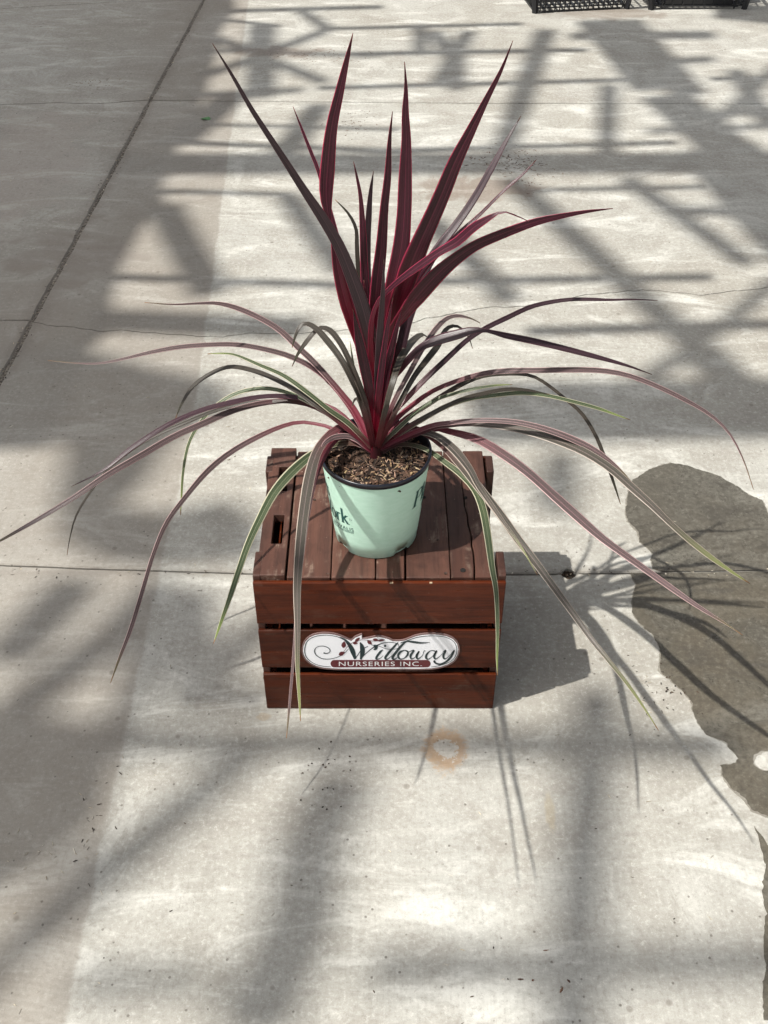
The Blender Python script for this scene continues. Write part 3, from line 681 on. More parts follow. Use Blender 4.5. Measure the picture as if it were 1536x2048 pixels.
def put_small(m, text, size, beta_r, z0, slope):
    vs, fs = text_mesh(text, 'small_text'); xb = max(v[0] for v in vs)
    out = []
    for v in vs:
        x = (v[0]-xb)*size; z = z0+v[1]*size+slope*x; out.append(cone(math.radians(beta_r)+x/pr(z), z, 0.0004))
    m.add(out, fs); return xb*size
for b0 in (0.0, 180.0):
    m = MB()
    put(m, 'Work', 0.0335, -33+b0, 0.0735, 0.20, align='r')
    put(m, 'Plants', 0.0365, -66+b0, 0.1075, 0.10, align='r')
    put(m, 'that', 0.026, -78+b0, 0.0845, 0.16, align='r')
    wn = put_small(m, 'BY NOVALIS', 0.0118, -28+b0, 0.0600, 0.24)
    for k in range(2):
        vs = []
        for i in range(13):
            x = -wn*(1 if k == 0 else 0.82)*(1-i/12); z = 0.0580-0.0022*k+0.24*x
            for e in (0.0004, -0.0004): vs.append(cone(math.radians(-28+b0)+x/pr(z), z+e, 0.0004+k*0.00001))
        m.add(vs, [(2*i,2*i+1,2*i+3,2*i+2) for i in range(12)])
    vs = []
    for i in range(17):
        a = 2*math.pi*i/16
        for r in (0.0024, 0.0019): z = 0.0872+r*math.sin(a); vs.append(cone(math.radians(-31+b0)+r*math.cos(a)/pr(z), z, 0.0004))
    m.add(vs, [(2*i,2*i+1,2*i+3,2*i+2) for i in range(16)])
    part(m, 'lettering', M_PINK, pot)

# soil with bark and rice hulls
SZ = PC[2]+0.158
def soil_mat():
    t = NT('potting_soil'); tc = t.n('ShaderNodeTexCoord').outputs['Object']; n = t.noise(tc, 240, 5, 0.7); b = t.noise(tc, 60, 4, 0.6)
    c = t.mix(t.ss(n, 0.35, 0.7), (0.010,0.006,0.004,1), (0.045,0.027,0.018,1)); t.bump(t.math('ADD', n, b), 1.0, 0.004)
    return t.set(Base_Color=c, Roughness=0.95)
def soil_z(x, y):
    d = math.hypot(x-PC[0], y-PC[1]); return SZ + 0.010*max(0, 1-d/0.035) + 0.0035*mnoise.noise(Vector((x*70, y*70, 0))) + 0.0022*mnoise.noise(Vector((x*220, y*220, 3)))
m = MB(); N = 26; R = 0.0845
idx = {}
rings = 22; seg = 64; m.v.append((PC[0], PC[1], soil_z(PC[0], PC[1])))
for i in range(1, rings+1):
    for j in range(seg):
        a = 2*math.pi*j/seg; r = R*i/rings; x, y = PC[0]+r*math.cos(a), PC[1]+r*math.sin(a); m.v.append((x, y, soil_z(x, y)))
m.f += [(0, 1+j, 1+(j+1)%seg) for j in range(seg)]
for i in range(rings-1):
    for j in range(seg): m.f.append((1+i*seg+j, 1+(i+1)*seg+j, 1+(i+1)*seg+(j+1)%seg, 1+i*seg+(j+1)%seg))
m.mi = [0]*len(m.f)
soil = part(m, 'soil', soil_mat(), plant, smooth=True)
def tint_mat(name, rough=0.85):
    t = NT(name); a = t.n('ShaderNodeAttribute', attribute_name='tint'); tc = t.n('ShaderNodeTexCoord').outputs['Object']
    n = t.noise(tc, 500, 3, 0.6); return t.set(Base_Color=t.mix(t.ss(n, 0.3, 0.7), a.outputs[0], t.mix(0.5, a.outputs[0], (0.02,0.013,0.008,1))), Roughness=rough)
M_TINT = tint_mat('bark_chip')
def chip(m, cols, c, ln, wd, th, yaw, pitch, col):
    t = Vector((math.cos(yaw)*math.cos(pitch), math.sin(yaw)*math.cos(pitch), math.sin(pitch))); s = Vector((-math.sin(yaw), math.cos(yaw), 0)); u = t.cross(s)
    k = random.uniform(-.3,.3)*ln; c = Vector(c)
    vs = []
    for f, ww in ((-0.5,0.5),(0.0,1.0),(0.5,0.35)):
        o = c+t*ln*f+u*(k*(0.25-f*f)*0.8)
        vs += [o-s*wd*ww/2, o+u*th/2, o+s*wd*ww/2, o-u*th/2]
    m.add(vs, [(0,1,2,3),(11,10,9,8)]+[(4*i+j, 4*i+(j+1)%4, 4*i+4+(j+1)%4, 4*i+4+j) for i in range(2) for j in range(4)]); cols += [col]*12
m = MB(); cols = []
for i in range(1000):
    a = random.random()*6.283; r = 0.083*math.sqrt(random.random()); x, y = PC[0]+r*math.cos(a), PC[1]+r*math.sin(a)
    dens = mnoise.noise(Vector((x*38, y*38, 9)))*0.5+0.5 + (0.18 if (x > PC[0] or y < PC[1]-0.03) else -0.15)
    hull = random.random() < dens*0.80
    if hull: b = random.uniform(0.55, 1.2); g_ = random.uniform(.58,.76); col = (0.46*b, 0.46*g_*b, 0.46*g_*b*random.uniform(.50,.78), 1); ln, wd = random.choice((random.uniform(.004,.008), random.uniform(.007,.016))), random.uniform(.0012,.0036)
    else: b = random.uniform(0.2, 2.2); col = (0.060*b, 0.031*b, 0.018*b, 1); ln, wd = random.uniform(.005,.018), random.uniform(.002,.008)
    chip(m, cols, (x, y, soil_z(x, y)+random.uniform(.0005,.0035)), ln, wd, wd*0.5, random.random()*6.28, random.uniform(-.5,.5), col)
tag(part(m, 'mulch_chips', M_TINT, soil, cols=cols), kind='stuff')

# ------------------------------------------------------------------ leaves
def leaf_mat(name, bodyA, bodyB, edge, base, tip, mid, edge_w=0.86, edge_amt=0.9, base_end=0.30, lines=0.5, rough=0.36, tipstart=0.80, transl=0.22, dry=1.0):
    t = NT(name); uv = t.n('ShaderNodeUVMap').outputs[0]; sep = t.n('ShaderNodeSeparateXYZ'); t.l(uv, sep.inputs[0]); U, Vv = sep.outputs[0], sep.outputs[1]
    oi = t.n('ShaderNodeObjectInfo'); R = oi.outputs['Random']
    e = t.math('ABSOLUTE', t.math('SUBTRACT', t.math('MULTIPLY', U, 2.0), 1.0))
    off = t.n('ShaderNodeCombineXYZ'); t.l(t.math('MULTIPLY', R, 31.0), off.inputs[0]); t.l(t.math('MULTIPLY', R, 7.0), off.inputs[1])
    strp = t.noise(t.map(uv, (13, 1.2, 1), off.outputs[0]), 1.0, 5, 0.75); vein = t.noise(t.map(uv, (60, 2.0, 1), off.outputs[0]), 1.0, 2, 0.5)
    blot = t.noise(t.map(uv, (2.0, 9.0, 1), off.outputs[0]), 1.0, 4, 0.6)
    c = t.mix(t.ss(strp, 0.36, 0.66), bodyA, bodyB)
    c = t.mix(t.math('MULTIPLY', t.ss(blot, 0.40, 0.70), 0.35), c, bodyB)
    c = t.mix(t.math('MULTIPLY', t.ss(vein, 0.52, 0.70), lines*0.55), c, mid)
    c = t.mix(t.math('MULTIPLY', t.ss(strp, 0.60, 0.72), lines), c, mid)
    c = t.mix(t.math('MULTIPLY', t.ss(e, 0.085, 0.02), lines*0.8), c, mid)
    c = t.mix(t.ss(Vv, tipstart, 0.97, 0.0, 0.85), c, tip)
    ew = t.math('ADD', e, t.math('MULTIPLY', t.math('SUBTRACT', strp, 0.5), 0.10))
    c = t.mix(t.math('MULTIPLY', t.ss(ew, edge_w-0.03, edge_w+0.05), edge_amt), c, edge)
    c = t.mix(t.math('MULTIPLY', t.ss(t.math('ADD', Vv, t.math('MULTIPLY', t.math('SUBTRACT', strp, 0.5), 0.22)), base_end, base_end*0.25), 0.92), c, base)
    c = t.mix(t.ss(Vv, 0.976, 0.992, 0.0, dry), c, (0.26,0.15,0.075,1))
    hsv = t.n('ShaderNodeHueSaturation'); t.l(c, hsv.inputs['Color']); t.l(t.math('ADD', 0.82, t.math('MULTIPLY', R, 0.36)), hsv.inputs['Value'])
    t.set(Base_Color=hsv.outputs[0], Roughness=rough, Specular_IOR_Level=0.42)
    t.bump(vein, 0.25, 0.0006)
    tr = t.n('ShaderNodeBsdfTranslucent'); bc = t.mix(1.0, hsv.outputs[0], (1.9,1.3,1.3,1), 'MULTIPLY'); t.l(bc, tr.inputs[0])
    mx = t.n('ShaderNodeMixShader'); mx.inputs[0].default_value = transl; t.l(t.bsdf.outputs[0], mx.inputs[1]); t.l(tr.outputs[0], mx.inputs[2]); t.l(mx.outputs[0], t.out.inputs[0])
    return t.m
RED = (0.21,0.007,0.022,1)
LM = {
 'B': leaf_mat('leaf_burgundy', (0.030,0.0060,0.012,1), (0.084,0.018,0.033,1), (0.50,0.048,0.115,1), RED, (0.040,0.009,0.014,1), (0.210,0.036,0.068,1), 0.88, 0.92, 0.52, 0.7, 0.25, 0.9, 0.36, 0.25),
 'K': leaf_mat('leaf_dark_plum', (0.026,0.013,0.017,1), (0.062,0.034,0.043,1), (0.18,0.060,0.080,1), RED, (0.030,0.018,0.020,1), (0.150,0.078,0.096,1), 0.92, 0.75, 0.30, 0.6, 0.30, 0.9, 0.25, 0.25),
 'P': leaf_mat('leaf_pink_striped', (0.062,0.046,0.044,1), (0.130,0.096,0.094,1), (0.54,0.38,0.37,1), (0.19,0.020,0.040,1), (0.13,0.125,0.06,1), (0.45,0.26,0.27,1), 0.83, 0.92, 0.36, 0.70, 0.40, 0.90),
 'Z': leaf_mat('leaf_bronze_striped', (0.055,0.054,0.042,1), (0.120,0.105,0.086,1), (0.52,0.45,0.38,1), (0.16,0.025,0.040,1), (0.22,0.25,0.09,1), (0.40,0.31,0.29,1), 0.84, 0.92, 0.28, 0.70, 0.40, 0.74),
 'G': leaf_mat('leaf_green_cream', (0.040,0.062,0.030,1), (0.095,0.125,0.062,1), (0.60,0.58,0.42,1), (0.13,0.045,0.045,1), (0.22,0.29,0.08,1), (0.40,0.42,0.28,1), 0.78, 0.95, 0.20, 0.55, 0.40, 0.84),
 'O': leaf_mat('leaf_olive', (0.030,0.028,0.020,1), (0.066,0.058,0.046,1), (0.17,0.12,0.10,1), (0.15,0.020,0.034,1), (0.05,0.05,0.03,1), (0.16,0.11,0.10,1), 0.90, 0.7, 0.32, 0.55, 0.38, 0.9),
}
def catmull(P, n):
    """P rows are (px, py, w); resampled evenly by pixel length"""
    S = []; L = len(P)
    for i in range(L-1):
        p0 = P[i-1] if i > 0 else 2*P[0]-P[1]; p1, p2 = P[i], P[i+1]; p3 = P[i+2] if i+2 < L else 2*P[-1]-P[-2]
        for k in range(10):
            t = k/10; S.append(0.5*((2*p1)+(p2-p0)*t+(2*p0-5*p1+4*p2-p3)*t*t+(3*p1-p0-3*p2+p3)*t**3))
    S.append(P[-1]); S = np.array(S); d = np.concatenate([[0], np.cumsum(np.hypot(*(S[1:,:2]-S[:-1,:2]).T))]); u = np.linspace(0, d[-1], n)
    return np.stack([np.interp(u, d, S[:,k]) for k in range(3)], 1)
AX = Vector((PC[0], PC[1], 0))
LEAFLOG = []
def leaf(kind, mode, a, b, pts, roll=0.0, fold=0.16, n=40):
    """pts run from tip to base in photo pixels with the width seen there; mode 'z': the blade's height runs from the crown to a
    with a rise b between; mode 'y': the blade leans a metres to or from the camera, bending by power b"""
    P = np.array([(p[0], p[1], p[2] if len(p) > 2 else 12) for p in reversed(pts)], float)
    P[0,0] = 750+0.3*(P[0,0]-750); P[0,1] = max(P[0,1]+9, 900) if mode == 'z' else P[0,1]+30
    S = catmull(P, n); C = []
    S[:,2] *= 0.87 if mode == 'y' else 0.92
    tw = (random.uniform(-.5,.5), random.uniform(2,5), random.uniform(0,6))
    z0 = at_y(S[0,0], S[0,1], AX.y).z
    for i in range(n):
        t = i/(n-1)
        if mode == 'z': C.append(at_z(S[i,0], S[i,1], z0+(a-z0)*t+4*b*t*(1-t)))
        else: C.append(at_y(S[i,0], S[i,1], AX.y-0.004+a*t**b))
    seed = random.random()*100
    T = [(C[min(i+1,n-1)]-C[max(i-1,0)]).normalized() for i in range(n)]
    vs = []; uvs = []; K = 6
    LEAFLOG.append((kind, mode, sum((C[i+1]-C[i]).length for i in range(n-1)), tuple(round(x,2) for x in C[-1])))
    prevS = None
    for i in range(n):
        t = i/(n-1); c = C[i]; view = (CAM-c).normalized(); dep = (c-CAM).dot(FW)
        camside = T[i].cross(view)
        camside = camside.normalized() if camside.length > 1e-4 else RT.copy()
        if mode == 'z':
            h = Vector((T[i].y, -T[i].x, 0))
            h = h.normalized() if h.length > 0.15 else camside
            if h.dot(camside) < 0: h = -h
            sd = (h*0.55+camside*0.45); sd = (sd-T[i]*sd.dot(T[i])).normalized()
            ra = tw[0]*math.sin(tw[1]*t+tw[2])*min(1, t*3); sd = (sd*math.cos(ra)+T[i].cross(sd)*math.sin(ra)).normalized()
        else:
            nn = camside.cross(T[i]).normalized(); r = roll+0.15*math.sin(t*3+seed)
            sd = (camside*math.cos(r)+nn*math.sin(r)).normalized()
        if prevS is not None: sd = (sd*0.6+prevS*0.4); sd = (sd-T[i]*sd.dot(T[i])).normalized()
        prevS = sd
        nrm = T[i].cross(sd) if mode == 'z' else sd.cross(T[i])
        if nrm.dot(view) < 0: nrm = -nrm
        proj = max(0.55, abs(sd.dot(camside)))
        hw = max(S[i,2], 0.5)*dep/F_PX/2/proj
        hw = max(hw, 0.0004)*(1+0.05*mnoise.noise(Vector((t*7, seed, 1))))
        fd = fold*(1+1.4*max(0, 1-t*5)); wav = 0.06*hw*math.sin(t*23+seed)
        ring_t, ring_b = [], []
        for k in range(K+1):
            s = -1+2*k/K; th = 0.00045*(1-0.7*s*s)+0.0001
            q = c + sd*(hw*s*math.cos(fd)) + nrm*(hw*abs(s)*math.sin(fd)+wav*s)
            ring_t.append(q+nrm*th); ring_b.append(q-nrm*th)
        vs += ring_t + ring_b[::-1]; uvs += [(k/K, t) for k in range(K+1)] + [(k/K, t) for k in range(K, -1, -1)]
    M = 2*(K+1); fs = [(i*M+j, i*M+(j+1)%M, (i+1)*M+(j+1)%M, (i+1)*M+j) for i in range(n-1) for j in range(M)]
    fs += [tuple(range(M)), tuple(range((n-1)*M, n*M))[::-1]]
    m = MB(); m.add(vs, fs); o = part(m, 'leaf', LM[kind], plant, smooth=True, uv=uvs)
    bm = bmesh.new(); bm.from_mesh(o.data); bmesh.ops.recalc_face_normals(bm, faces=bm.faces); bm.to_mesh(o.data); bm.free()
    return o
# short fleshy stem
m = MB(); m.lathe([(0.0001,-0.01),(0.0105,-0.01),(0.010,0.01),(0.008,0.04),(0.007,0.10),(0.005,0.16),(0.0005,0.19)], (PC[0], PC[1], SZ), 20)
part(m, 'stem', plain('stem_red', (0.040,0.004,0.008,1), 0.5), plant, smooth=True)
# --- upright blades
leaf('K','y',-0.10,1.2,[(425,87,1),(463,148,7),(505,221,11),(559,304,15),(606,377,19),(648,440,25),(679,494,28),(705,558,32),(727,621,35),(743,690,30),(751,760,22),(755,850,18)], 0.2)
leaf('B','y',0.02,1.2,[(706,66,1),(695,113,11),(679,183,21),(663,256,28),(655,336,34),(652,383,31),(654,415,22),(660,446,9),(667,480,14),(676,540,25),(690,600,29),(706,650,27),(725,705,24),(740,780,20),(750,850,18)], -0.2)
leaf('B','y',0.14,1.2,[(586,213,1),(603,256,5),(622,304,8),(638,345,9),(662,430,12),(696,560,15),(725,690,15),(748,850,12)], 0.4)
leaf('O','y',0.06,1.2,[(670,399,1),(692,421,5),(705,440,7),(713,462,8),(714,494,10),(717,542,11),(724,610,12),(738,720,12),(750,850,12)], 0.3)
leaf('B','y',0.05,1.2,[(707,323,1),(714,355,6),(721,393,9),(725,447,14),(727,494,17),(729,542,19),(733,600,20),(740,690,19),(751,850,15)], 0.1)
leaf('K','y',0.10,1.2,[(747,342,1),(741,383,9),(737,431,14),(735,478,14),(735,560,16),(742,690,16),(752,850,14)], -0.3)
leaf('B','y',0.04,1.2,[(785,223,1),(779,279,9),(775,352,16),(768,415,20),(762,494,26),(753,574,30),(748,653,29),(748,750,22),(753,850,16)], -0.2)
leaf('B','y',0.03,1.2,[(809,123,1),(812,174,8),(811,227,17),(813,280,23),(811,360,31),(809,426,34),(803,493,39),(789,559,37),(774,625,30),(762,700,26),(756,850,16)], 0.15)
leaf('B','y',-0.03,1.2,[(1026,81,1),(1003,139,8),(972,200,15),(941,262,24),(910,324,33),(888,378,38),(865,431,41),(843,479,44),(821,532,49),(806,577,46),(786,635,36),(770,705,27),(757,850,16)], -0.15)
leaf('K','y',0.18,1.2,[(1042,232,1),(1016,276,8),(985,333,14),(950,395,17),(914,448,19),(879,493,20),(852,537,22),(832,590,26),(815,640,25),(803,690,24),(789,745,21),(774,800,17),(762,855,14)], 0.2)
leaf('B','y',0.08,1.2,[(1073,319,1),(1047,347,5),(1003,386,6),(958,431,8),(923,462,10),(888,497,13),(852,532,16),(820,580,18),(790,650,18),(768,750,16),(757,850,13)], 0.3)
leaf('B','y',-0.07,1.1,[(1058,443,1),(1029,430,3),(1003,424,4),(972,440,15),(945,457,20),(914,484,21),(879,504,19),(843,529,18),(808,554,14),(775,582,11),(752,612,10),(742,660,12),(744,740,15),(752,850,15)], 0.25)
leaf('B','y',-0.08,1.1,[(1226,417,1),(1180,422,7),(1127,431,12),(1069,444,18),(1003,468,22),(950,491,25),(905,522,31),(870,553,37),(834,593,38),(808,627,28),(784,660,20),(768,710,22),(757,850,15)], -0.2)
leaf('K','y',-0.02,1.2,[(1304,749,1),(1253,731,6),(1196,715,10),(1134,699,13),(1072,684,15),(1009,671,13),(976,662,8),(947,661,16),(921,668,23),(887,677,24),(865,684,21),(842,695,16),(820,716,16),(802,738,15),(784,760,14),(766,800,14),(757,860,12)], 0.5)
leaf('B','y',-0.04,1.1,[(706,618,1),(712,650,12),(720,690,24),(730,735,26),(740,790,22),(749,860,16)], 0.1)
leaf('B','y',-0.03,1.1,[(806,612,1),(795,650,10),(783,700,17),(772,750,19),(762,810,17),(755,865,14)], 0.2)
leaf('B','y',-0.02,1.1,[(742,640,1),(744,700,16),(746,770,22),(749,830,20),(751,880,16)], 0.0)
leaf('B','y',0.05,1.1,[(775,610,1),(772,680,14),(765,760,18),(758,870,14)], 0.3)
leaf('G','y',0.10,1.1,[(700,682,1),(704,710,4),(711,750,7),(724,800,9),(742,865,10)], 0.2)
leaf('O','z',0.60,0.03,[(704,814,1),(709,800,5),(716,800,6),(728,830,8),(744,868,9)])
leaf('B','y',0.02,1.1,[(728,560,1),(732,620,9),(738,690,14),(744,780,16),(750,870,13)], -0.3)
leaf('B','y',-0.05,1.1,[(786,596,1),(776,650,10),(766,720,15),(757,800,16),(752,875,13)], 0.35)
leaf('K','y',-0.05,1.1,[(768,520,1),(766,580,10),(761,650,16),(756,730,17),(752,860,13)], -0.2)
# --- arching blades on the left
leaf('P','z',0.74,0.02,[(289,605,1),(346,609,3),(396,607,5),(435,607,8),(475,617,11),(520,637,12),(559,661,13),(594,694,13),(623,721,13),(653,753,13),(683,788,13),(712,827,14),(742,868,14)])
leaf('P','z',0.58,0.07,[(96,721,1),(148,726,2.5),(198,727,4),(247,718,6),(297,706,8),(356,695,9),(421,690,10),(475,690,11),(529,699,11),(579,713,12),(623,735,12),(660,765,12),(700,815,13),(740,872,13)])
leaf('O','z',0.66,0.10,[(584,696,1),(591,671,6),(599,654,8),(611,647,9),(628,654,12),(648,674,14),(678,713,14),(703,758,14),(724,807,13),(744,865,13)])
leaf('O','z',0.62,0.12,[(584,733,1),(596,708,6),(613,684,10),(633,661,9),(648,656,9),(665,666,12),(688,700,13),(713,758,13),(733,815,12),(747,865,12)])
leaf('G','z',0.62,0.04,[(415,708,1),(435,707,3),(470,710,5),(520,731,8),(569,753,10),(618,788,11),(658,820,11),(700,850,12),(740,878,12)])
leaf('O','z',0.48,0.09,[(351,837,1),(364,807,5),(386,773,8),(421,748,9),(460,734,9),(505,741,10),(549,758,11),(594,783,11),(633,812,11),(668,837,11),(738,882,12)])
leaf('G','z',0.30,0.12,[(361,1030,1),(363,995,4),(366,946,6),(376,892,7),(396,852,8),(426,817,8),(470,788,9),(525,777,9),(574,785,9),(623,807,10),(668,835,10),(738,884,12)])
leaf('P','z',0.44,0.05,[(-28,1098,1),(0,1082,5),(74,1040,9),(148,995,11),(213,951,13),(277,914,14),(346,874,14),(411,845,14),(470,820,13),(534,805,12),(594,801,11),(638,807,10),(683,830,11),(740,876,13)])
leaf('K','z',0.47,0.06,[(143,973,1),(198,946,5),(223,929,7),(257,901,10),(307,867,10),(356,840,10),(406,820,10),(455,807,10),(515,795,10),(569,793,10),(618,802,10),(675,835,11),(742,880,12)])
leaf('O','z',0.30,0.10,[(134,1110,1),(140,1075,2),(153,1030,4),(183,981,5),(225,930,6),(290,882,8),(370,845,9),(450,815,9),(530,803,9),(610,808,9),(670,838,10),(742,884,11)])
leaf('P','z',0.42,0.05,[(221,1366,1),(237,1321,6),(263,1253,9),(290,1163,9),(305,1113,9),(331,1049,10),(369,996,11),(414,943,13),(459,906,12),(509,877,12),(558,855,10),(595,845,8),(626,847,7),(663,857,8),(740,888,12)])
leaf('G','z',0.50,0.02,[(427,1287,1),(439,1253,7),(459,1197,11),(478,1140,14),(497,1087,16),(520,1038,18),(546,989,21),(577,951,22),(614,917,20),(641,900,16),(671,889,13),(714,888,12),(745,900,12)])
leaf('Z','z',0.60,0.03,[(601,1442,1),(599,1404,6),(595,1329,10),(595,1253,13),(594,1178,17),(599,1102,22),(607,1027,24),(618,959,25),(633,906,22),(656,872,18),(682,855,16),(709,862,14),(744,890,13)])
leaf('P','z',0.58,0.015,[(573,1476,1),(578,1423,5),(586,1329,6),(592,1253,8),(596,1178,11),(604,1102,13),(614,1027,14),(628,959,15),(650,906,14),(676,876,13),(705,874,12),(745,896,12)])
leaf('P','z',0.55,0.015,[(640,905,1),(650,886,9),(672,874,12),(705,876,11),(744,898,11)])
# --- arching blades on the right
leaf('K','z',0.66,0.06,[(1315,601,1),(1269,599,3),(1217,600,5),(1186,599,7),(1144,599,8),(1103,604,9),(1061,614,10),(1015,635,11),(968,658,11),(932,682,11),(890,721,12),(849,760,12),(813,798,12),(781,835,13),(757,870,13)])
leaf('P','z',0.42,0.12,[(1507,979,1),(1486,918,3),(1458,866,5),(1419,829,7),(1362,796,9),(1300,767,10),(1248,749,11),(1196,741,12),(1134,740,12),(1072,741,12),(1009,742,12),(958,749,11),(906,765,10),(864,783,10),(823,812,11),(785,847,12),(758,878,13)])
leaf('O','z',0.36,0.12,[(1241,1008,1),(1225,959,6),(1206,907,8),(1191,871,8),(1165,829,8),(1134,801,7),(1098,772,7),(1066,753,7),(1030,748,8),(973,751,9),(937,762,11),(895,785,11),(854,811,11),(802,846,12),(758,882,12)])
leaf('G','z',0.62,0.03,[(1025,769,1),(989,771,5),(947,778,7),(906,788,8),(870,801,8),(823,833,9),(758,880,10)])
leaf('G','z',0.50,0.06,[(1261,840,1),(1238,832,4),(1196,817,7),(1144,803,8),(1092,791,9),(1041,786,10),(989,791,10),(937,798,11),(890,814,11),(844,840,11),(802,866,11),(758,893,12)])
leaf('O','z',0.57,0.05,[(1100,789,1),(1051,780,6),(1009,779,8),(963,788,9),(920,800,9),(868,825,10),(810,858,10),(758,888,11)])
leaf('Z','z',0.47,0.05,[(1500,1167,1),(1480,1155,5),(1423,1116,11),(1375,1078,13),(1337,1044,13),(1303,1011,15),(1265,977,17),(1222,939,18),(1174,908,19),(1126,886,19),(1068,866,18),(1011,854,15),(944,848,12),(896,851,11),(857,859,11),(757,893,12)])
leaf('P','z',0.50,0.06,[(1267,968,1),(1231,932,8),(1183,897,13),(1116,867,14),(1040,846,12),(968,841,11),(900,846,10),(850,856,10),(757,888,11)])
leaf('P','z',0.47,0.03,[(1485,1270,1),(1452,1248,4),(1394,1212,9),(1346,1179,12),(1298,1145,14),(1250,1111,16),(1202,1076,17),(1155,1035,19),(1107,992,20),(1059,949,20),(1011,913,20),(958,881,18),(905,865,14),(857,860,12),(757,893,12)])
leaf('Z','z',0.45,0.04,[(1317,1461,1),(1296,1428,4),(1260,1375,8),(1222,1327,10),(1183,1279,12),(1145,1226,14),(1107,1174,16),(1068,1121,18),(1035,1078,20),(1001,1030,20),(963,982,20),(925,934,20),(886,891,18),(848,865,16),(814,860,13),(757,893,12)])
leaf('Z','z',0.52,0.02,[(1075,1150,1),(1040,1090,5),(1001,1036,9),(958,975,13),(939,940,16),(905,898,18),(866,870,15),(820,868,12),(757,895,12)])
leaf('G','z',0.50,0.015,[(995,1351,1),(994,1317,5),(995,1255,8),(992,1183,11),(984,1135,14),(975,1068,17),(965,1016,18),(950,980,16),(925,952,14),(896,929,13),(848,897,11),(797,890,9),(758,903,10)])
leaf('O','z',0.66,0.09,[(856,680,1),(851,672,6),(842,670,10),(826,682,16),(811,702,16),(797,729,15),(784,770,13),(768,830,12),(756,868,12)])
leaf('O','z',0.62,0.10,[(945,697,1),(937,674,3),(921,656,5),(906,652,7),(890,661,10),(876,690,14),(853,720,14),(831,749,12),(813,780,11),(790,825,11),(757,870,12)])
leaf('P','z',0.64,0.10,[(960,646,1),(941,637,4),(916,632,7),(894,637,9),(874,655,12),(856,680,12),(838,709,12),(820,743,11),(802,776,11),(782,818,11),(757,872,12)])
for q in LEAFLOG: print('LEAF', q)

# ------------------------------------------------------------------ black plastic trays at the back
M_BLACK = plain('black_plastic', (0.012,0.013,0.016,1), 0.42, 0.5)
def tray(name, label, corner, ang, wd, dp, ht, foot):
    root = tag(thing(name, corner), label, 'tray', 'black plastic trays at the back edge of the photo')
    ca, sa = math.cos(ang), math.sin(ang)
    def tf(m):
        m.v = [(corner[0]+x*ca-y*sa, corner[1]+x*sa+y*ca, z) for x, y, z in m.v]; return m
    fl = 0.02
    def wall(p, q, nm):
        p, q = Vector(p), Vector(q); t = (q-p); L = t.length; t.normalize(); nrm = Vector((t.y, -t.x, 0)); m = MB()
        o = lambda s, z: p+t*s+nrm*(fl*z/ht)+Vector((0,0,z))
        zb = 0.016 if foot else 0.004
        m.beam(o(0.03,zb), o(L-0.03,zb), 0.006, 0.008); m.beam(o(0,0.052), o(L,0.052), 0.007, 0.008); m.beam(o(0,ht*0.62), o(L,ht*0.62), 0.006, 0.008); m.beam(o(0,ht), o(L,ht), 0.016, 0.012)
        n = int(L/ (0.022 if not foot else 0.045))
        for i in range(n+1):
            s = L*i/n; m.beam(o(s, 0.003 if (s < 0.07 or s > L-0.07) else zb), o(s, ht), 0.004 if not foot else 0.006, 0.005, nrm)
        if foot:
            m.add([o(0.06,0.02)-nrm*0.002,o(L-0.06,0.02)-nrm*0.002,o(L-0.06,ht*0.9)-nrm*0.002,o(0.06,ht*0.9)-nrm*0.002,o(0.06,0.02)-nrm*0.004,o(L-0.06,0.02)-nrm*0.004,o(L-0.06,ht*0.9)-nrm*0.004,o(0.06,ht*0.9)-nrm*0.004],[(0,1,2,3),(7,6,5,4),(0,4,5,1),(1,5,6,2),(2,6,7,3),(3,7,4,0)])
        part(tf(m), nm, M_BLACK, root)
    wall((0,0,0),(wd,0,0),'side_wall'); wall((wd,0,0),(wd,dp,0),'end_wall'); wall((wd,dp,0),(0,dp,0),'side_wall'); wall((0,dp,0),(0,0,0),'end_wall')
    for x, y in ((0,0),(wd,0),(wd,dp),(0,dp)):
        m = MB(); ox = fl if x > 0 else -fl; oy = fl if y > 0 else -fl
        m.beam((x,y,0.0),(x+ox,y+oy,ht+0.006), 0.02, 0.02); part(tf(m), 'corner_post', M_BLACK, root)
    m = MB(); z = 0.018
    for i in range(15): m.beam((wd*(i+.5)/15,0.004,z),(wd*(i+.5)/15,dp-0.004,z), 0.008, 0.004)
    for i in range(13): m.beam((0.004,dp*(i+.5)/13,z-0.0045),(wd-0.004,dp*(i+.5)/13,z-0.0045), 0.008, 0.004)
    part(tf(m), 'base_grid', M_BLACK, root)
a, b = at_z(1070,26), at_z(1253,17)
tray('plastic_tray', 'black slotted plastic tray at the top edge, nearer the plant', (a.x, a.y, 0.0), math.atan2(b.y-a.y, b.x-a.x), (b-a).length, 0.55, 0.17, False)
a, b = at_z(1302,19), at_z(1488,18)
tray('plastic_tray', 'black plastic tray with pale-edged corner feet at the top right corner', (a.x, a.y, 0.0), math.atan2(b.y-a.y, b.x-a.x), (b-a).length, 0.36, 0.18, True)

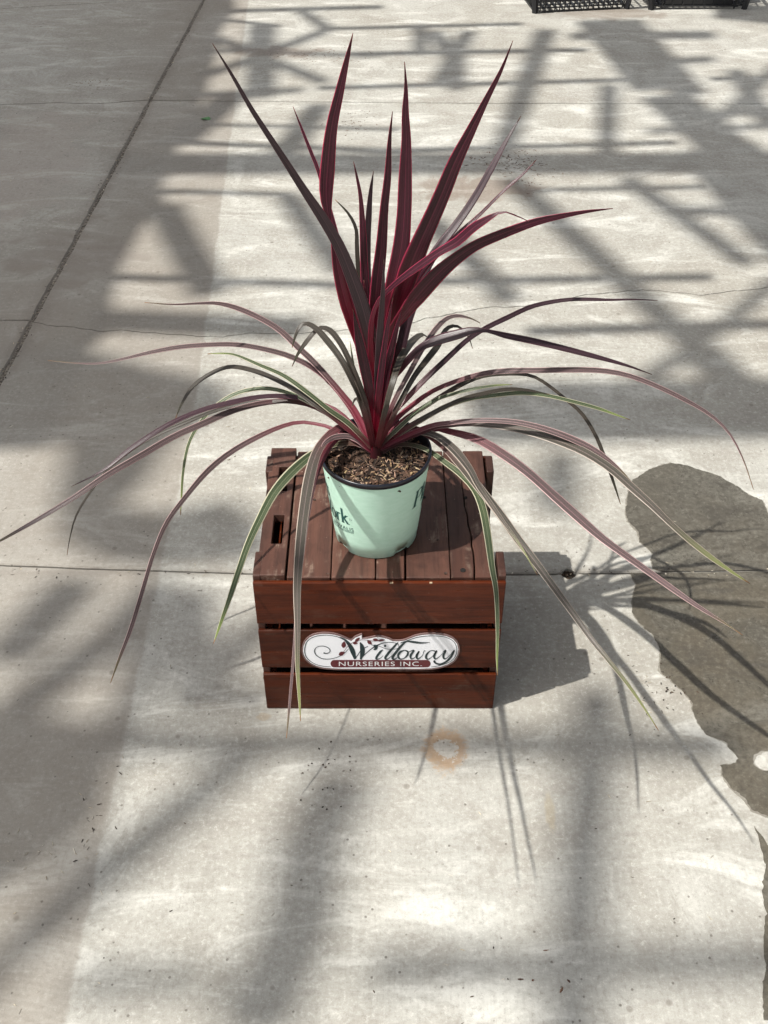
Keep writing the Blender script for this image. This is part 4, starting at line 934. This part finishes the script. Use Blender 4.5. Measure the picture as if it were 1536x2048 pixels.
# ------------------------------------------------------------------ loose debris on the floor
m = MB(); cols = []
def scatter(n, fx, ln, wd, pal):
    for _ in range(n):
        x, y = fx(); b = random.uniform(.6,1.3); c = random.choice(pal); l = random.uniform(*ln)
        if abs(x) < 0.215 and -0.004 < y < 0.34: continue
        chip(m, cols, (x, y, 0.0011), l, random.uniform(*wd), 0.0010, random.random()*6.28, random.uniform(-.04,.04), (c[0]*b, c[1]*b, c[2]*b, 1))
STRAW = [(0.62,0.55,0.42),(0.55,0.47,0.34),(0.70,0.64,0.54)]; DARK = [(0.035,0.026,0.02),(0.06,0.042,0.03),(0.09,0.06,0.04)]; BRN = [(0.16,0.075,0.045),(0.22,0.12,0.075),(0.10,0.05,0.035)]
scatter(380, lambda: (random.uniform(-1.6,1.6), random.uniform(-0.7,3.2)), (.003,.010), (.0006,.0016), STRAW)
scatter(230, lambda: (random.uniform(-1.7,1.7), random.uniform(-0.7,3.9)), (.002,.007), (.0006,.0022), DARK)
def blob(px, py, sx, sy):
    c = at_z(px, py); return lambda: (random.gauss(c.x, sx), random.gauss(c.y, sy))
scatter(36, blob(120,1700,.05,.07), (.004,.010), (.0007,.0014), STRAW)
scatter(14, blob(190,1640,.02,.06), (.003,.009), (.0008,.0025), DARK)
scatter(20, blob(655,1540,.030,.034), (.002,.0045), (.0015,.004), DARK)
scatter(90, blob(1000,318,.09,.05), (.004,.014), (.0015,.0045), BRN)
scatter(70, blob(1050,345,.05,.07), (.004,.013), (.0015,.004), BRN)
scatter(50, blob(700,245,.06,.05), (.004,.012), (.0015,.004), BRN)
scatter(60, blob(640,112,.10,.05), (.004,.012), (.0015,.004), BRN)
scatter(30, blob(195,165,.05,.05), (.004,.012), (.0015,.004), BRN)
scatter(26, blob(1290,1385,.012,.05), (.003,.008), (.0008,.002), STRAW+DARK)
scatter(20, blob(1350,1380,.02,.03), (.003,.006), (.002,.004), DARK)
scatter(5, blob(1080,1945,.03,.025), (.003,.010), (.001,.004), BRN)
for k in range(170):
    y = random.uniform(0.5,4.0); scatter(1, lambda: (xv(y)+random.gauss(0,.012), y), (.003,.010), (.001,.004), DARK+STRAW)
for k in range(120):
    x = random.uniform(-0.9,1.0); scatter(1, lambda: (x, 0.356+random.gauss(0,.008)), (.002,.008), (.0008,.003), DARK+DARK+STRAW)
tag(m.build('floor_debris', tint_mat('debris'), cols=cols), kind='stuff', label='scattered straw, bark crumbs and grit on the concrete')
p = at_z(412,239); m = MB(); n = 9
top = [(p.x+0.017*math.cos(a)*(1-.3*math.sin(a)), p.y+0.009*math.sin(a)+0.004*math.cos(a), 0.004+0.004*math.sin(a*2)) for a in [2*math.pi*i/n for i in range(n)]]
m.add(top+[(x,y,z-0.0012) for x,y,z in top], [tuple(range(n)), tuple(range(2*n-1,n-1,-1))]+[(i,n+i,n+(i+1)%n,(i+1)%n) for i in range(n)])
tag(m.build('leaf_scrap', plain('fresh_green', (0.12,0.26,0.11,1), 0.5)), 'tiny bright green leaf scrap lying near the far floor joint', 'leaf scrap')
